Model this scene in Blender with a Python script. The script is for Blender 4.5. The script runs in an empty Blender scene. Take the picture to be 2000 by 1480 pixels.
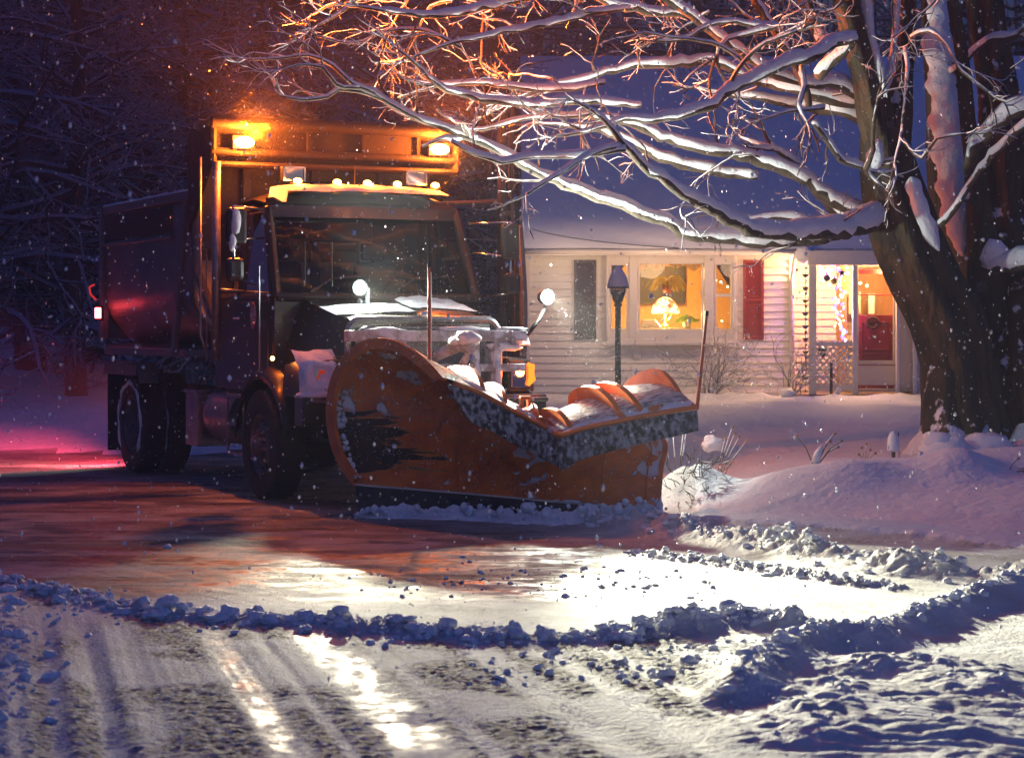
import bpy, math, random
import numpy as np
from mathutils import Vector, Matrix, noise as mnoise
R = math.radians
rnd = random.Random(7)
sc = bpy.context.scene
C = sc.collection
F, HZ, CH = 4140.0, 645.0, 1.6

def P(px, py, Y):            # a point of the place at distance Y
    return Vector(((px-1000)/F*Y, Y, CH+(HZ-py)/F*Y))
def G(px, py):               # a point of the flat road
    Y = F*CH/(py-HZ); return ((px-1000)/F*Y, Y)

# ---------------------------------------------------------------- materials
MATS = {}
def mat(name, col, rough=.6, metal=0, noise=0, nscale=8, col2=None, bump=0, bscale=30, emit=None, estr=0,
        trans=0, coat=0, spec=.5, sheen=0, detail=6, stretch=None, thr=None, sss=0):
    if name in MATS: return MATS[name]
    m = bpy.data.materials.new(name); m.use_nodes = True
    nt = m.node_tree; N = nt.nodes; Lk = nt.links
    b = N['Principled BSDF']
    b.inputs['Base Color'].default_value = (*col, 1)
    b.inputs['Roughness'].default_value = rough
    b.inputs['Metallic'].default_value = metal
    b.inputs['Specular IOR Level'].default_value = spec
    if coat: b.inputs['Coat Weight'].default_value = coat; b.inputs['Coat Roughness'].default_value = .12
    if trans: b.inputs['Transmission Weight'].default_value = trans
    if emit: b.inputs['Emission Color'].default_value = (*emit, 1); b.inputs['Emission Strength'].default_value = estr
    if noise or bump or col2:
        tc = N.new('ShaderNodeTexCoord'); src = tc.outputs['Object']
        if stretch:
            mp = N.new('ShaderNodeMapping'); mp.inputs['Scale'].default_value = stretch
            Lk.new(src, mp.inputs['Vector']); src = mp.outputs['Vector']
    if noise or col2:
        n = N.new('ShaderNodeTexNoise'); n.inputs['Scale'].default_value = nscale; n.inputs['Detail'].default_value = detail
        Lk.new(src, n.inputs['Vector'])
        r = N.new('ShaderNodeValToRGB')
        lo, hi = thr or (.3, .7)
        r.color_ramp.elements[0].position = lo; r.color_ramp.elements[1].position = hi
        c2 = col2 or tuple(max(0, c*(1-noise)) for c in col)
        r.color_ramp.elements[0].color = (*c2, 1); r.color_ramp.elements[1].color = (*col, 1)
        Lk.new(n.outputs['Fac'], r.inputs['Fac']); Lk.new(r.outputs['Color'], b.inputs['Base Color'])
    if bump:
        n2 = N.new('ShaderNodeTexNoise'); n2.inputs['Scale'].default_value = bscale; n2.inputs['Detail'].default_value = 5
        Lk.new(src, n2.inputs['Vector'])
        bp = N.new('ShaderNodeBump'); bp.inputs['Strength'].default_value = bump; bp.inputs['Distance'].default_value = .02
        Lk.new(n2.outputs['Fac'], bp.inputs['Height']); Lk.new(bp.outputs['Normal'], b.inputs['Normal'])
    MATS[name] = m
    return m

SNOW = mat('snow', (.80,.82,.84), .7, noise=.06, nscale=3, bump=.5, bscale=35)
SNOWR = mat('roof_snow', (.78,.80,.84), .75, noise=.05, nscale=1, bump=.4, bscale=6)
BARK = mat('bark', (.085,.062,.038), .9, col2=(.035,.026,.017), nscale=9, bump=1, bscale=18, stretch=(1,1,.3))
MOSS = mat('mossy_bark', (.075,.055,.026), .92, col2=(.020,.016,.011), nscale=5, bump=1, bscale=14, stretch=(1,1,.22))
def snow_catch(m, lo, hi, sc_, dirv=(-.25,-.15,.95), k=1.1):
    nt = m.node_tree; N = nt.nodes; L = nt.links; b = N['Principled BSDF']
    src = b.inputs['Base Color'].links[0].from_socket
    g = N.new('ShaderNodeNewGeometry'); dp = N.new('ShaderNodeVectorMath'); dp.operation = 'DOT_PRODUCT'; dp.inputs[1].default_value = dirv
    L.new(g.outputs['Normal'], dp.inputs[0])
    tc = N.new('ShaderNodeTexCoord'); n = N.new('ShaderNodeTexNoise'); n.inputs['Scale'].default_value = sc_; n.inputs['Detail'].default_value = 9; L.new(tc.outputs['Object'], n.inputs[0])
    mu = N.new('ShaderNodeMath'); mu.operation = 'MULTIPLY_ADD'; mu.inputs[1].default_value = k; L.new(n.outputs['Fac'], mu.inputs[0]); L.new(dp.outputs['Value'], mu.inputs[2])
    r = N.new('ShaderNodeMapRange'); r.inputs[1].default_value = lo; r.inputs[2].default_value = hi; L.new(mu.outputs[0], r.inputs[0])
    mx = N.new('ShaderNodeMix'); mx.data_type = 'RGBA'; L.new(r.outputs[0], mx.inputs[0]); L.new(src, mx.inputs[6]); mx.inputs[7].default_value = (.78,.80,.83,1)
    L.new(mx.outputs[2], b.inputs['Base Color'])
[n for n in MOSS.node_tree.nodes if n.type == 'BUMP'][0].inputs['Distance'].default_value = .07
snow_catch(MOSS, 1.06, 1.14, 9); snow_catch(BARK, .85, .95, 12)
TWIG = mat('twig_bark', (.07,.045,.028), .85)
DARK = mat('dark_paint', (.012,.011,.011), .38, coat=.4, noise=.4, nscale=5)
CABP = mat('cab_paint', (.014,.009,.008), .34, coat=.15, spec=.35, noise=.3, nscale=3, bump=.06, bscale=60)
FRAME = mat('frame_black', (.014,.013,.013), .6, bump=.3, bscale=40)
RUBBER = mat('tyre_rubber', (.016,.015,.015), .8, bump=.6, bscale=60, col2=(.08,.075,.075), nscale=14, thr=(.25,.36))
FLAP = mat('rubber_flap', (.020,.022,.028), .55, col2=(.40,.43,.48), nscale=24, bump=1, bscale=90, thr=(.37,.58), stretch=(1,1,.7), detail=15)
RIMM = mat('rim_steel', (.17,.15,.16), .5, metal=.3, noise=.6, nscale=12, bump=.3)
STEEL = mat('steel', (.30,.30,.31), .38, metal=.7, noise=.4, nscale=10, bump=.2)
CHROME = mat('chrome', (.7,.68,.64), .14, metal=1)
BODYP = mat('body_paint', (.135,.13,.14), .45, metal=.3, noise=.35, nscale=4, bump=.12, bscale=30)
SHLD = mat('shield_paint', (.005,.004,.004), .7, noise=.4, nscale=4, bump=.15)
BULKLIT = mat('lit_bulkhead_paint', (.42,.45,.36), .55, noise=.25, nscale=3, bump=.1)  # bulkhead colour made pale for the light falling on its lower half
TUBS = mat('snowy_tube', (.62,.63,.66), .6, col2=(.16,.15,.18), nscale=26, thr=(.36,.6), stretch=(.35,1.2,1.6), bump=.7, bscale=60, detail=10)
BULK = mat('bulkhead_paint', (.13,.13,.11), .5, noise=.3, nscale=3, bump=.1)
GREYB = mat('wing_paint', (.10,.115,.15), .5, noise=.4, nscale=5, bump=.2)
HITCH = mat('hitch_grey', (.33,.31,.31), .6, col2=(.72,.74,.77), nscale=7, bump=.5, thr=(.42,.55))
ORP = mat('orange_paint', (.78,.17,.02), .45, noise=.3, nscale=8, bump=.2, bscale=40, coat=.2)
GLASS = mat('dark_glass', (.02,.02,.02), .05, trans=0)
BLACK = mat('black_trim', (.01,.01,.01), .45)
SEATM = mat('seat_cloth', (.05,.045,.045), .8)
def emis(name, c, s):
    m = bpy.data.materials.new(name); m.use_nodes = True; nt = m.node_tree
    nt.nodes.remove(nt.nodes['Principled BSDF'])
    e = nt.nodes.new('ShaderNodeEmission'); e.inputs['Color'].default_value = (*c, 1); e.inputs['Strength'].default_value = s
    nt.links.new(e.outputs[0], nt.nodes['Material Output'].inputs[0]); return m
AMB = emis('amber_beacon_glow', (1,.55,.14), 160)
AMB2 = emis('amber_marker_glow', (1,.40,.07), 22)
WHT = emis('white_lamp_glow', (.82,1,.93), 300)
REDL = emis('red_lamp_glow', (1,.06,.07), 26)
TURN = emis('turn_signal_glow', (1,.20,.015), 2.4)
def glassy(name, tint=(1,1,1), rough=.02, fac=.85):
    m = bpy.data.materials.new(name); m.use_nodes = True; nt = m.node_tree; N = nt.nodes
    N.remove(N['Principled BSDF'])
    t = N.new('ShaderNodeBsdfTransparent'); t.inputs['Color'].default_value = (*tint, 1)
    g = N.new('ShaderNodeBsdfGlossy'); g.inputs['Roughness'].default_value = rough
    f = N.new('ShaderNodeFresnel'); f.inputs['IOR'].default_value = 1.45
    mx = N.new('ShaderNodeMixShader')
    nt.links.new(f.outputs[0], mx.inputs[0]); nt.links.new(t.outputs[0], mx.inputs[1]); nt.links.new(g.outputs[0], mx.inputs[2])
    nt.links.new(mx.outputs[0], N['Material Output'].inputs[0]); return m
WSG = glassy('windscreen_glass', (.6,.58,.55), .03)
CLG = glassy('clear_glass', (.93,.95,.93), .02)
GLB = mat('mirror_glass', (.5,.5,.5), .06, metal=1)

# plow paint: worn orange with dark worn steel streaks and patches of stuck snow
def plow_material():
    m = bpy.data.materials.new('plow_paint'); m.use_nodes = True; nt = m.node_tree; N = nt.nodes; L = nt.links
    b = N['Principled BSDF']; b.inputs['Roughness'].default_value = .42
    at = N.new('ShaderNodeAttribute'); at.attribute_name = 'wear'
    sep = N.new('ShaderNodeSeparateColor'); L.new(at.outputs['Color'], sep.inputs[0])
    tc = N.new('ShaderNodeTexCoord')
    def nz(scale, stretch=(1,1,1), det=6, dist=0):
        mp = N.new('ShaderNodeMapping'); mp.inputs['Scale'].default_value = stretch; L.new(tc.outputs['Object'], mp.inputs[0])
        n = N.new('ShaderNodeTexNoise'); n.inputs['Scale'].default_value = scale; n.inputs['Detail'].default_value = det
        n.inputs['Distortion'].default_value = dist
        L.new(mp.outputs[0], n.inputs[0]); return n.outputs['Fac']
    def mth(op, a, bb, cl=False):
        x = N.new('ShaderNodeMath'); x.operation = op; x.use_clamp = cl
        for i, v in enumerate((a, bb)):
            if isinstance(v, (int, float)): x.inputs[i].default_value = v
            else: L.new(v, x.inputs[i])
        return x.outputs[0]
    def ramp(v, lo, hi):
        r = N.new('ShaderNodeMapRange'); r.inputs['From Min'].default_value = lo; r.inputs['From Max'].default_value = hi
        L.new(v, r.inputs['Value']); return r.outputs[0]
    def mix(f, c1, c2):
        x = N.new('ShaderNodeMix'); x.data_type = 'RGBA'; L.new(f, x.inputs[0])
        for i, v in ((6, c1), (7, c2)):
            if isinstance(v, tuple): x.inputs[i].default_value = (*v, 1)
            else: L.new(v, x.inputs[i])
        return x.outputs[2]
    base = mix(ramp(nz(5), .35, .65), (.62,.115,.014), (.82,.20,.02))
    w = mth('ADD', sep.outputs[0], mth('MULTIPLY', mth('SUBTRACT', nz(4, (.5,.5,4.5), 7, .6), .5), 1.5))
    worn = ramp(w, .50, .56)
    yel = mth('MULTIPLY', ramp(w, .43, .50), mth('SUBTRACT', 1.0, worn))
    c = mix(mth('MULTIPLY', yel, .7), base, (.42,.26,.06)); c = mix(worn, c, (.030,.019,.014))
    s = mth('ADD', sep.outputs[1], mth('MULTIPLY', mth('SUBTRACT', nz(6, (1,1,1), 9, .4), .5), 1.7))
    sn = ramp(s, .44, .52)
    dust = mth('MULTIPLY', ramp(nz(55, (1,1,1), 3), .58, .70), .8)
    sn2 = mth('MAXIMUM', sn, mth('MULTIPLY', dust, ramp(nz(4), .4, .6)))
    c = mix(sn2, c, (.74,.76,.80))
    L.new(c, b.inputs['Base Color'])
    rr = N.new('ShaderNodeMapRange'); rr.inputs['To Min'].default_value = .42; rr.inputs['To Max'].default_value = .8
    L.new(sn2, rr.inputs[0]); L.new(rr.outputs[0], b.inputs['Roughness'])
    bp = N.new('ShaderNodeBump'); bp.inputs['Strength'].default_value = .9; bp.inputs['Distance'].default_value = .02
    hh = mth('ADD', mth('MULTIPLY', sn2, 1.0), mth('MULTIPLY', nz(30), .35)); L.new(hh, bp.inputs['Height'])
    L.new(bp.outputs[0], b.inputs['Normal'])
    return m
PLOWM = plow_material()

# ---------------------------------------------------------------- mesh builder
class MB:
    def __init__(s): s.v = []; s.f = []; s.m = []; s.cur = 0
    def add(s, vs, fs):
        o = len(s.v); s.v.extend([tuple(v) for v in vs]); s.f.extend([tuple(i+o for i in f) for f in fs]); s.m.extend([s.cur]*len(fs)); return s
    def box(s, c, d, rot=None, taper=None):
        hx, hy, hz = d[0]/2, d[1]/2, d[2]/2; vs = []
        for z in (-1, 1):
            k = taper if (taper and z > 0) else 1
            for x, y in ((-1,-1),(1,-1),(1,1),(-1,1)):
                v = Vector((x*hx*k, y*hy*k, z*hz))
                if rot is not None: v = rot @ v
                vs.append(v+Vector(c))
        return s.add(vs, [(3,2,1,0),(4,5,6,7),(0,1,5,4),(1,2,6,5),(2,3,7,6),(3,0,4,7)])
    def b2(s, x0, x1, y0, y1, z0, z1): return s.box(((x0+x1)/2,(y0+y1)/2,(z0+z1)/2), (x1-x0,y1-y0,z1-z0))
    def hexa(s, pts): return s.add(pts, [(3,2,1,0),(4,5,6,7),(0,1,5,4),(1,2,6,5),(2,3,7,6),(3,0,4,7)])
    def tube(s, path, rad, n=8, caps=True, squash=1, jit=0, rg=None):
        path = [Vector(p) for p in path]
        if not hasattr(rad, '__len__'): rad = [rad]*len(path)
        vs = []; fs = []; u = None
        for i, p in enumerate(path):
            a = path[max(i-1, 0)]; b = path[min(i+1, len(path)-1)]
            t = (b-a); t = t.normalized() if t.length > 1e-9 else Vector((0,0,1))
            if u is None:
                u = t.cross(Vector((0,0,1)));
                if u.length < .1: u = t.cross(Vector((0,1,0)))
                u.normalize()
            else:
                u = (u-t*u.dot(t)); u = u.normalized() if u.length > 1e-6 else t.orthogonal().normalized()
            w = t.cross(u)
            for k in range(n):
                a_ = 2*math.pi*k/n; r = rad[i]
                if jit: r *= 1+(rg or rnd).uniform(-jit, jit)
                vs.append(p+(u*math.cos(a_)+w*math.sin(a_)*squash)*r)
        for i in range(len(path)-1):
            for k in range(n):
                k2 = (k+1) % n; fs.append((i*n+k, i*n+k2, (i+1)*n+k2, (i+1)*n+k))
        if caps:
            fs.append(tuple(range(n-1,-1,-1))); fs.append(tuple((len(path)-1)*n+k for k in range(n)))
        return s.add(vs, fs)
    def cyl(s, a, b, r, r2=None, n=16): return s.tube([a, b], [r, r if r2 is None else r2], n)
    def lathe(s, prof, o=(0,0,0), axis='z', n=24, mod=None):
        vs = []; fs = []; o = Vector(o); k = len(prof)
        for i in range(n):
            a = 2*math.pi*i/n; c_, s_ = math.cos(a), math.sin(a)
            for j, (r, h) in enumerate(prof):
                if mod: r = mod(i, j, r)
                v = {'z': (r*c_, r*s_, h), 'x': (h, r*c_, r*s_), 'y': (r*c_, h, r*s_)}[axis]
                vs.append(o+Vector(v))
        for i in range(n):
            i2 = (i+1) % n
            for j in range(k-1): fs.append((i*k+j, i2*k+j, i2*k+j+1, i*k+j+1))
        return s.add(vs, fs)
    def ball(s, c, r, n=10, jit=0, sq=(1,1,1)):
        vs = []; fs = []; m = max(4, n//2+1)
        sd = Vector((rnd.random()*50, rnd.random()*50, 0))
        for i in range(m+1):
            th = math.pi*i/m
            for k in range(n):
                ph = 2*math.pi*k/n
                d = Vector((math.sin(th)*math.cos(ph), math.sin(th)*math.sin(ph), math.cos(th)))
                q = r*(1+jit*mnoise.noise(d*1.7+sd)) if jit else r
                vs.append(Vector(c)+Vector((d.x*q*sq[0], d.y*q*sq[1], d.z*q*sq[2])))
        for i in range(m):
            for k in range(n): k2 = (k+1) % n; fs.append((i*n+k, (i+1)*n+k, (i+1)*n+k2, i*n+k2))
        return s.add(vs, fs)
    def prism(s, poly, fn, t0, t1):   # poly 2D, fn(a,b,t) -> 3D
        n = len(poly); vs = [fn(a, b, t0) for a, b in poly]+[fn(a, b, t1) for a, b in poly]
        return s.add(vs, [tuple(range(n-1,-1,-1)), tuple(range(n, 2*n))]+[(i, (i+1) % n, n+(i+1) % n, n+i) for i in range(n)])
    def grid(s, rows, closed=False):  # rows of equal-length point lists
        n = len(rows[0]); vs = [p for r in rows for p in r]; fs = []
        for i in range(len(rows)-1):
            for k in range(n if closed else n-1): k2 = (k+1) % n; fs.append((i*n+k, i*n+k2, (i+1)*n+k2, (i+1)*n+k))
        return s.add(vs, fs)
    def build(s, name, material, parent=None, smooth=False, bevel=0, xf=None, solid=0, auto=None):
        me = bpy.data.meshes.new(name)
        vs = s.v if xf is None else [tuple(xf @ Vector(v)) for v in s.v]
        me.from_pydata(vs, [], s.f)
        for mm in (material if isinstance(material, (list, tuple)) else [material]): me.materials.append(mm)
        if any(s.m): me.polygons.foreach_set('material_index', s.m)
        if smooth: me.polygons.foreach_set('use_smooth', [True]*len(me.polygons))
        me.update()
        if auto:
            try: me.set_sharp_from_angle(angle=R(auto))
            except Exception: pass
        o = bpy.data.objects.new(name, me); C.objects.link(o)
        if parent is not None: o.parent = parent
        if solid: md = o.modifiers.new('solid', 'SOLIDIFY'); md.thickness = solid; md.offset = 0
        if bevel:
            md = o.modifiers.new('bevel', 'BEVEL'); md.width = bevel; md.segments = 2; md.limit_method = 'ANGLE'
        return o
def tag(o, label=None, cat=None, group=None, kind=None):
    if label: o['label'] = label
    if cat: o['category'] = cat
    if group: o['group'] = group
    if kind: o['kind'] = kind
    return o
def empty(name, loc=(0,0,0), rz=0):
    o = bpy.data.objects.new(name, None); C.objects.link(o); o.location = loc; o.rotation_euler = (0,0,rz); o.empty_display_size = .2; return o
def copy_tree(o, parent=None):
    c = o.copy(); C.objects.link(c); c.parent = parent
    for ch in [x for x in C.objects if x.parent == o]: copy_tree(ch, c)
    return c
def light(kind, name, loc, energy, col, parent=None, size=.05, target=None, cone=120, blend=.4):
    d = bpy.data.lights.new(name, kind); d.energy = energy; d.color = col
    if kind != 'SUN': d.shadow_soft_size = size
    if kind == 'SPOT': d.spot_size = R(cone); d.spot_blend = blend
    o = bpy.data.objects.new(name, d); C.objects.link(o); o.location = loc
    if target is not None: o.rotation_euler = (Vector(target)-Vector(loc)).to_track_quat('-Z', 'Y').to_euler()
    if parent is not None: o.parent = parent
    return o
def smooth_path(pts, step=.06):
    """Catmull-Rom through (Vector, r) knots"""
    out = []
    n = len(pts)
    for i in range(n-1):
        p0 = pts[max(i-1,0)]; p1 = pts[i]; p2 = pts[i+1]; p3 = pts[min(i+2,n-1)]
        m = max(2, int((p2[0]-p1[0]).length/step))
        for k in range(m):
            t = k/m; t2 = t*t; t3 = t2*t
            q = .5*((2*p1[0])+(p2[0]-p0[0])*t+(2*p0[0]-5*p1[0]+4*p2[0]-p3[0])*t2+(3*p1[0]-p0[0]-3*p2[0]+p3[0])*t3)
            out.append((q, p1[1]*(1-t)+p2[1]*t))
    out.append(pts[-1]); return out

# ---------------------------------------------------------------- numpy noise
def vnoise(x, y, seed=0):
    xi = np.floor(x).astype(np.int64); yi = np.floor(y).astype(np.int64)
    xf = x-xi; yf = y-yi
    def h(a, b):
        n = (a*374761393+b*668265263+seed*1442695041) & 0xffffffff
        n = ((n ^ (n >> 13))*1274126177) & 0xffffffff
        return ((n ^ (n >> 16)) & 0xffff)/65535.0
    u = xf*xf*xf*(xf*(xf*6-15)+10); v = yf*yf*yf*(yf*(yf*6-15)+10)
    a = h(xi, yi); b = h(xi+1, yi); c = h(xi, yi+1); d = h(xi+1, yi+1)
    return a*(1-u)*(1-v)+b*u*(1-v)+c*(1-u)*v+d*u*v
def fbm(x, y, s, oct=4, seed=0, billow=False):
    r = np.zeros_like(x); amp = 1; tot = 0
    for i in range(oct):
        n = vnoise(x*s+17.3*i, y*s-9.1*i, seed+i)*2-1
        if billow: n = 1-2*np.abs(n) if billow == 'r' else 2*np.abs(n)-1
        r += n*amp; tot += amp; amp *= .5; s *= 2.03
    return r/tot
def sstep(a, b, x):
    t = np.clip((x-a)/(b-a), 0, 1); return t*t*(3-2*t)
def polydist(x, y, pts):
    """distance to a polyline, signed side, arc parameter"""
    best = np.full(x.shape, 1e9); sd = np.zeros_like(x); par = np.zeros_like(x); acc = 0
    for (ax, ay), (bx, by) in zip(pts[:-1], pts[1:]):
        dx, dy = bx-ax, by-ay; L2 = dx*dx+dy*dy
        t = np.clip(((x-ax)*dx+(y-ay)*dy)/L2, 0, 1)
        qx, qy = ax+t*dx, ay+t*dy; d = np.hypot(x-qx, y-qy)
        cr = dx*(y-ay)-dy*(x-ax)
        m = d < best-1e-9
        best = np.where(m, d, best); sd = np.where(m, np.sign(cr), sd); par = np.where(m, acc+t*math.sqrt(L2), par)
        acc += math.sqrt(L2)
    return best, sd, par
# ---------------------------------------------------------------- ground
YARD_EDGE = [(60,-3),(20,7),(8,12.4),(5,14.3),G(2000,1078),G(1800,1052),G(1600,1034),G(1420,1024),(1.55,17.7),(1.75,20.5),(1.45,23),(.6,25.6),(-1.2,26.6),(-5,27.2),(-12,28.5),(-30,31),(-90,40)]
W1 = [G(1120,1018),G(1200,1026),G(1300,1045),G(1420,1062),G(1560,1084),G(1700,1106),G(1850,1128),G(2010,1146),(5,13)]
W1b = [G(1240,1078),G(1350,1096),G(1500,1116),G(1640,1138),G(1760,1150)]
W2 = [(-7,15.5),G(-150,1120),G(60,1150),G(200,1182),G(380,1206),G(560,1212),G(700,1228),G(860,1240),G(1000,1248),G(1150,1246),G(1260,1238)]
W2b = [G(1215,1232),G(1330,1226),G(1420,1214),G(1500,1222),G(1580,1234)]
W3 = [G(1430,1385),G(1480,1330),G(1540,1285),G(1600,1262),G(1690,1262),G(1780,1232),G(1860,1200),G(2010,1152),(5,14.2)]
CHAN = [G(1440,1400),G(1560,1345),G(1660,1310),G(1800,1320),G(1990,1335)]
W4 = [G(1560,1480),G(1590,1400),G(1640,1345),G(1700,1318),G(1760,1318),G(1830,1345),G(1900,1350),G(2050,1400)]
W5 = [G(1900,1300),G(1850,1330),G(1840,1400),G(1880,1480),(1.7,7.2)]
MOUNDS = [(1.60,19.25,.44,.36),(2.35,18.7,.6,.15),(2.95,18.35,.5,.13),(3.35,18.9,.5,.10),(3.9,18.5,.42,.17),(4.3,19.3,.7,.12),(5.6,19.4,.8,.16),(2.7,19.6,.7,.12)]
def height(x, y):
    d, s, par = polydist(x, y, YARD_EDGE)
    inside = -s*d                      # >0 in the yard
    inside = np.where(s < 0, d, -d)
    yard = sstep(-.02, 1.9, inside)
    h = yard*(.22+.13*sstep(1.5, 4, inside)+.06*sstep(24, 36, y)) + sstep(-.04,.10,inside)*.05
    h = h+yard*.055*fbm(x, y*.8, .45, 3, 11)+yard*.016*fbm(x*.8+y*.5, y*1.6, 2.2, 4, 4, 'r')+yard*.010*np.minimum(0, fbm(x, y, 5, 3, 44)+.15)*6*sstep(.2,.5,fbm(x,y,.7,2,45)+.2)
    h = h+ .035*np.exp(-(inside/.07)**2)*(.6+.6*fbm(x, y, 9, 2, 3))*(x > 1)
    for (mx, my, r, a) in MOUNDS:
        q = np.hypot(x-mx, (y-my)*1.0)/r; h = h+a*np.exp(-(q**2)*1.3)*(1.35 if a < .3 else (1+.12*fbm(x, y, 6, 3, 8)))
    bk = np.exp(-((y-34.6-.3*np.sin(x*1.1))/.55)**2)*(x > 0)
    h = h+bk*(.07+.11*fbm(x, y*1.5, 1.6, 3, 19))*(1-.9*np.exp(-(((x-4.75)/.55)**4)))+ .03*fbm(x,y*2,1.2,3,29)*sstep(29,32,y)*(y<36)*(x>0)
    # far rise under the wood
    h = h+ .9*sstep(38, 60, y)*sstep(60,100,y+abs(0))*1.0 + 1.2*sstep(30, 46, y)*sstep(-4, -9, x)
    # snowbank behind the truck
    h = h+ .10*np.exp(-((y-28.3-.25*np.sin(x))/.9)**2)*sstep(0,-3,x)
    road = 1-yard
    dirt = np.zeros_like(x)
    near = (y < 22) & (np.abs(x) < 9)
    def ridge(pts, w, a, rough, seed, asym=0, sc_=9., var=.8):
        nonlocal h, dirt
        d, s, p = polydist(x, y, pts)
        dd = d*np.where(s*asym > 0, .55, 1.0) if asym else d
        wv = w*(.75+.5*vnoise(p*2.3, p*0, seed)); av = a*(1-var/2+var*vnoise(p*3.1, p*0+3, seed+1))*sstep(0,.35,p)
        g = np.exp(-(dd/wv)**2)
        h = h+g*av*(1+rough*fbm(x, y, sc_, 4, seed, True))+np.exp(-(d/(wv*1.9))**2)*av*.22*rough*np.maximum(0, fbm(x, y, 22, 3, seed+5, True))
    ridge(W1, .19, .12, .5, 21, 0)
    ridge(W1b, .09, .035, 1.3, 31, 0, 16)
    ridge(W2, .12, .045, 1.2, 41, 0, 15)
    ridge(W2b, .12, .095, .6, 51, 0, 12)
    ridge(W3, .18, .12, .10, 61, 0, 8, .25)
    ridge(W4, .28, .045, .4, 71, 0, 10)
    ridge(W5, .32, .035, .4, 81, 0, 8)
    # rumpled mass at the lower right
    r3d, r3s, _ = polydist(x, y, W3)
    mass = sstep(.0, .5, np.where(r3s < 0, r3d, -r3d))*(y < 14)*(x > .6)*sstep(.6, 1.3, x)
    cd, _, _ = polydist(x, y, CHAN)
    rip = np.sin((x*1.3+y*2.2+1.4*fbm(x, y, 1.2, 3, 91))*9)
    h = h+mass*(.03+.012*fbm(x, y, 1.5, 2, 92)+.0042*rip*(.6+fbm(x,y,1.5,2,95))+.0034*fbm(x, y, 9, 4, 93, True)+.0012*np.sin((x*2.1+y*2.6+1.2*fbm(x, y, 1.6, 3, 96))*30))
    # granular slush below the windrow on the near road; smoother tyre lines run through it
    s_ = x+.235*(y-9)
    bare = (1-mass)*road*(y < 14.5)
    gran = sstep(.44, .58, fbm(x, y, 1.1, 4, 101)*.5+.5+.07*np.sin(s_*9))
    gran = np.maximum(gran, sstep(-1.95, -2.3, s_)*sstep(15, 13, y))
    tr = 0
    for c, w in ((-.52,.16),(-1.06,.09),(-.83,.03),(-1.72,.05),(-1.93,.04),(-2.10,.03),(.22,.10),(.55,.06),(-.28,.05),(.86,.05)):
        tr = np.maximum(tr, np.exp(-((s_-c)/w)**4))
    tr = tr*sstep(12.2, 10.8, y)
    w2d, w2s, _ = polydist(x, y, W2)
    front = sstep(.0, .25, np.where(w2s < 0, w2d, -w2d))*bare       # camera side of the windrow
    front = np.where(x < 1.6, front, 0)
    amp = (.30+gran)*(1-.82*tr)
    h = h+front*amp*(.0045*fbm(x, y, 17, 4, 111, True)+.0055*fbm(x, y, 38, 2, 112, True))
    h = h-front*tr*.010+front*.012*np.sin(s_*26)*np.exp(-((s_+1.85)/.35)**2)*sstep(12, 11, y)
    h = h+front*tr*(.006*fbm(s_*6, y*.7, 4, 3, 113)+.0022*np.sin(y*125+18*np.abs(s_*4 % 1-.5))*sstep(-.1,.3,fbm(x,y,2.5,2,115)))
    leftc = sstep(-1.9, -2.25, s_)*sstep(14, 12.5, y)*bare
    h = h+leftc*.055*np.maximum(0,fbm(x, y, 5, 4, 121, True))+leftc*.02
    far = road*sstep(11, 13, y)*(1-front)
    gr2 = sstep(.50, .66, fbm(x+5, y*1.9, 1.3, 4, 131)*.5+.5)
    h = h+far*(.0022*fbm(x, y*2, 5, 3, 132)+.0075*gr2*np.maximum(0, fbm(x, y, 22, 3, 133, True)))
    al, cc = x*.56-y*.83, x*.83+y*.56
    scr = sstep(.16,.42, fbm(al*.35, cc*5, 1.0, 4, 151))
    h = h+far*(.0035*fbm(al*.5, cc*9, 1.0, 3, 152)-.004*scr)+front*(1-gran)*.0016*np.sin(s_*110+4*fbm(s_*3,y*.5,1,2,153))
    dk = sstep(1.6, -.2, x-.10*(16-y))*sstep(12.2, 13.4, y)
    trw = np.maximum(np.exp(-((s_+.53)/.13)**4), .8*np.exp(-((s_+1.06)/.07)**4))*sstep(12.2,10.8,y)
    trw = trw*(.45+.55*sstep(-.35,.25,fbm(x*7, y, 2.2, 3, 161)))
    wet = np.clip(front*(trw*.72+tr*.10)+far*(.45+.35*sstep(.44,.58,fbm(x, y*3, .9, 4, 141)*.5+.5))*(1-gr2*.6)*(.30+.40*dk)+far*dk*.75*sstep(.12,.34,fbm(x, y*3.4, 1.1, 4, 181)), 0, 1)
    grit = np.clip(front*(.12+.88*gran)*(1-tr)*(1-leftc)*sstep(1.1,.7,x)+far*(gr2*.55+scr*.35), 0, 1)*(1-np.clip(h/.05,0,1)*.8)
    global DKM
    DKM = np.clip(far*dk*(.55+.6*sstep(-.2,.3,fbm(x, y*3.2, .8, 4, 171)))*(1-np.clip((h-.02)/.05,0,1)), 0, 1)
    return h, wet, grit, inside
def height1(x, y):
    return float(height(np.array([float(x)]), np.array([float(y)]))[0][0])

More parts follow.
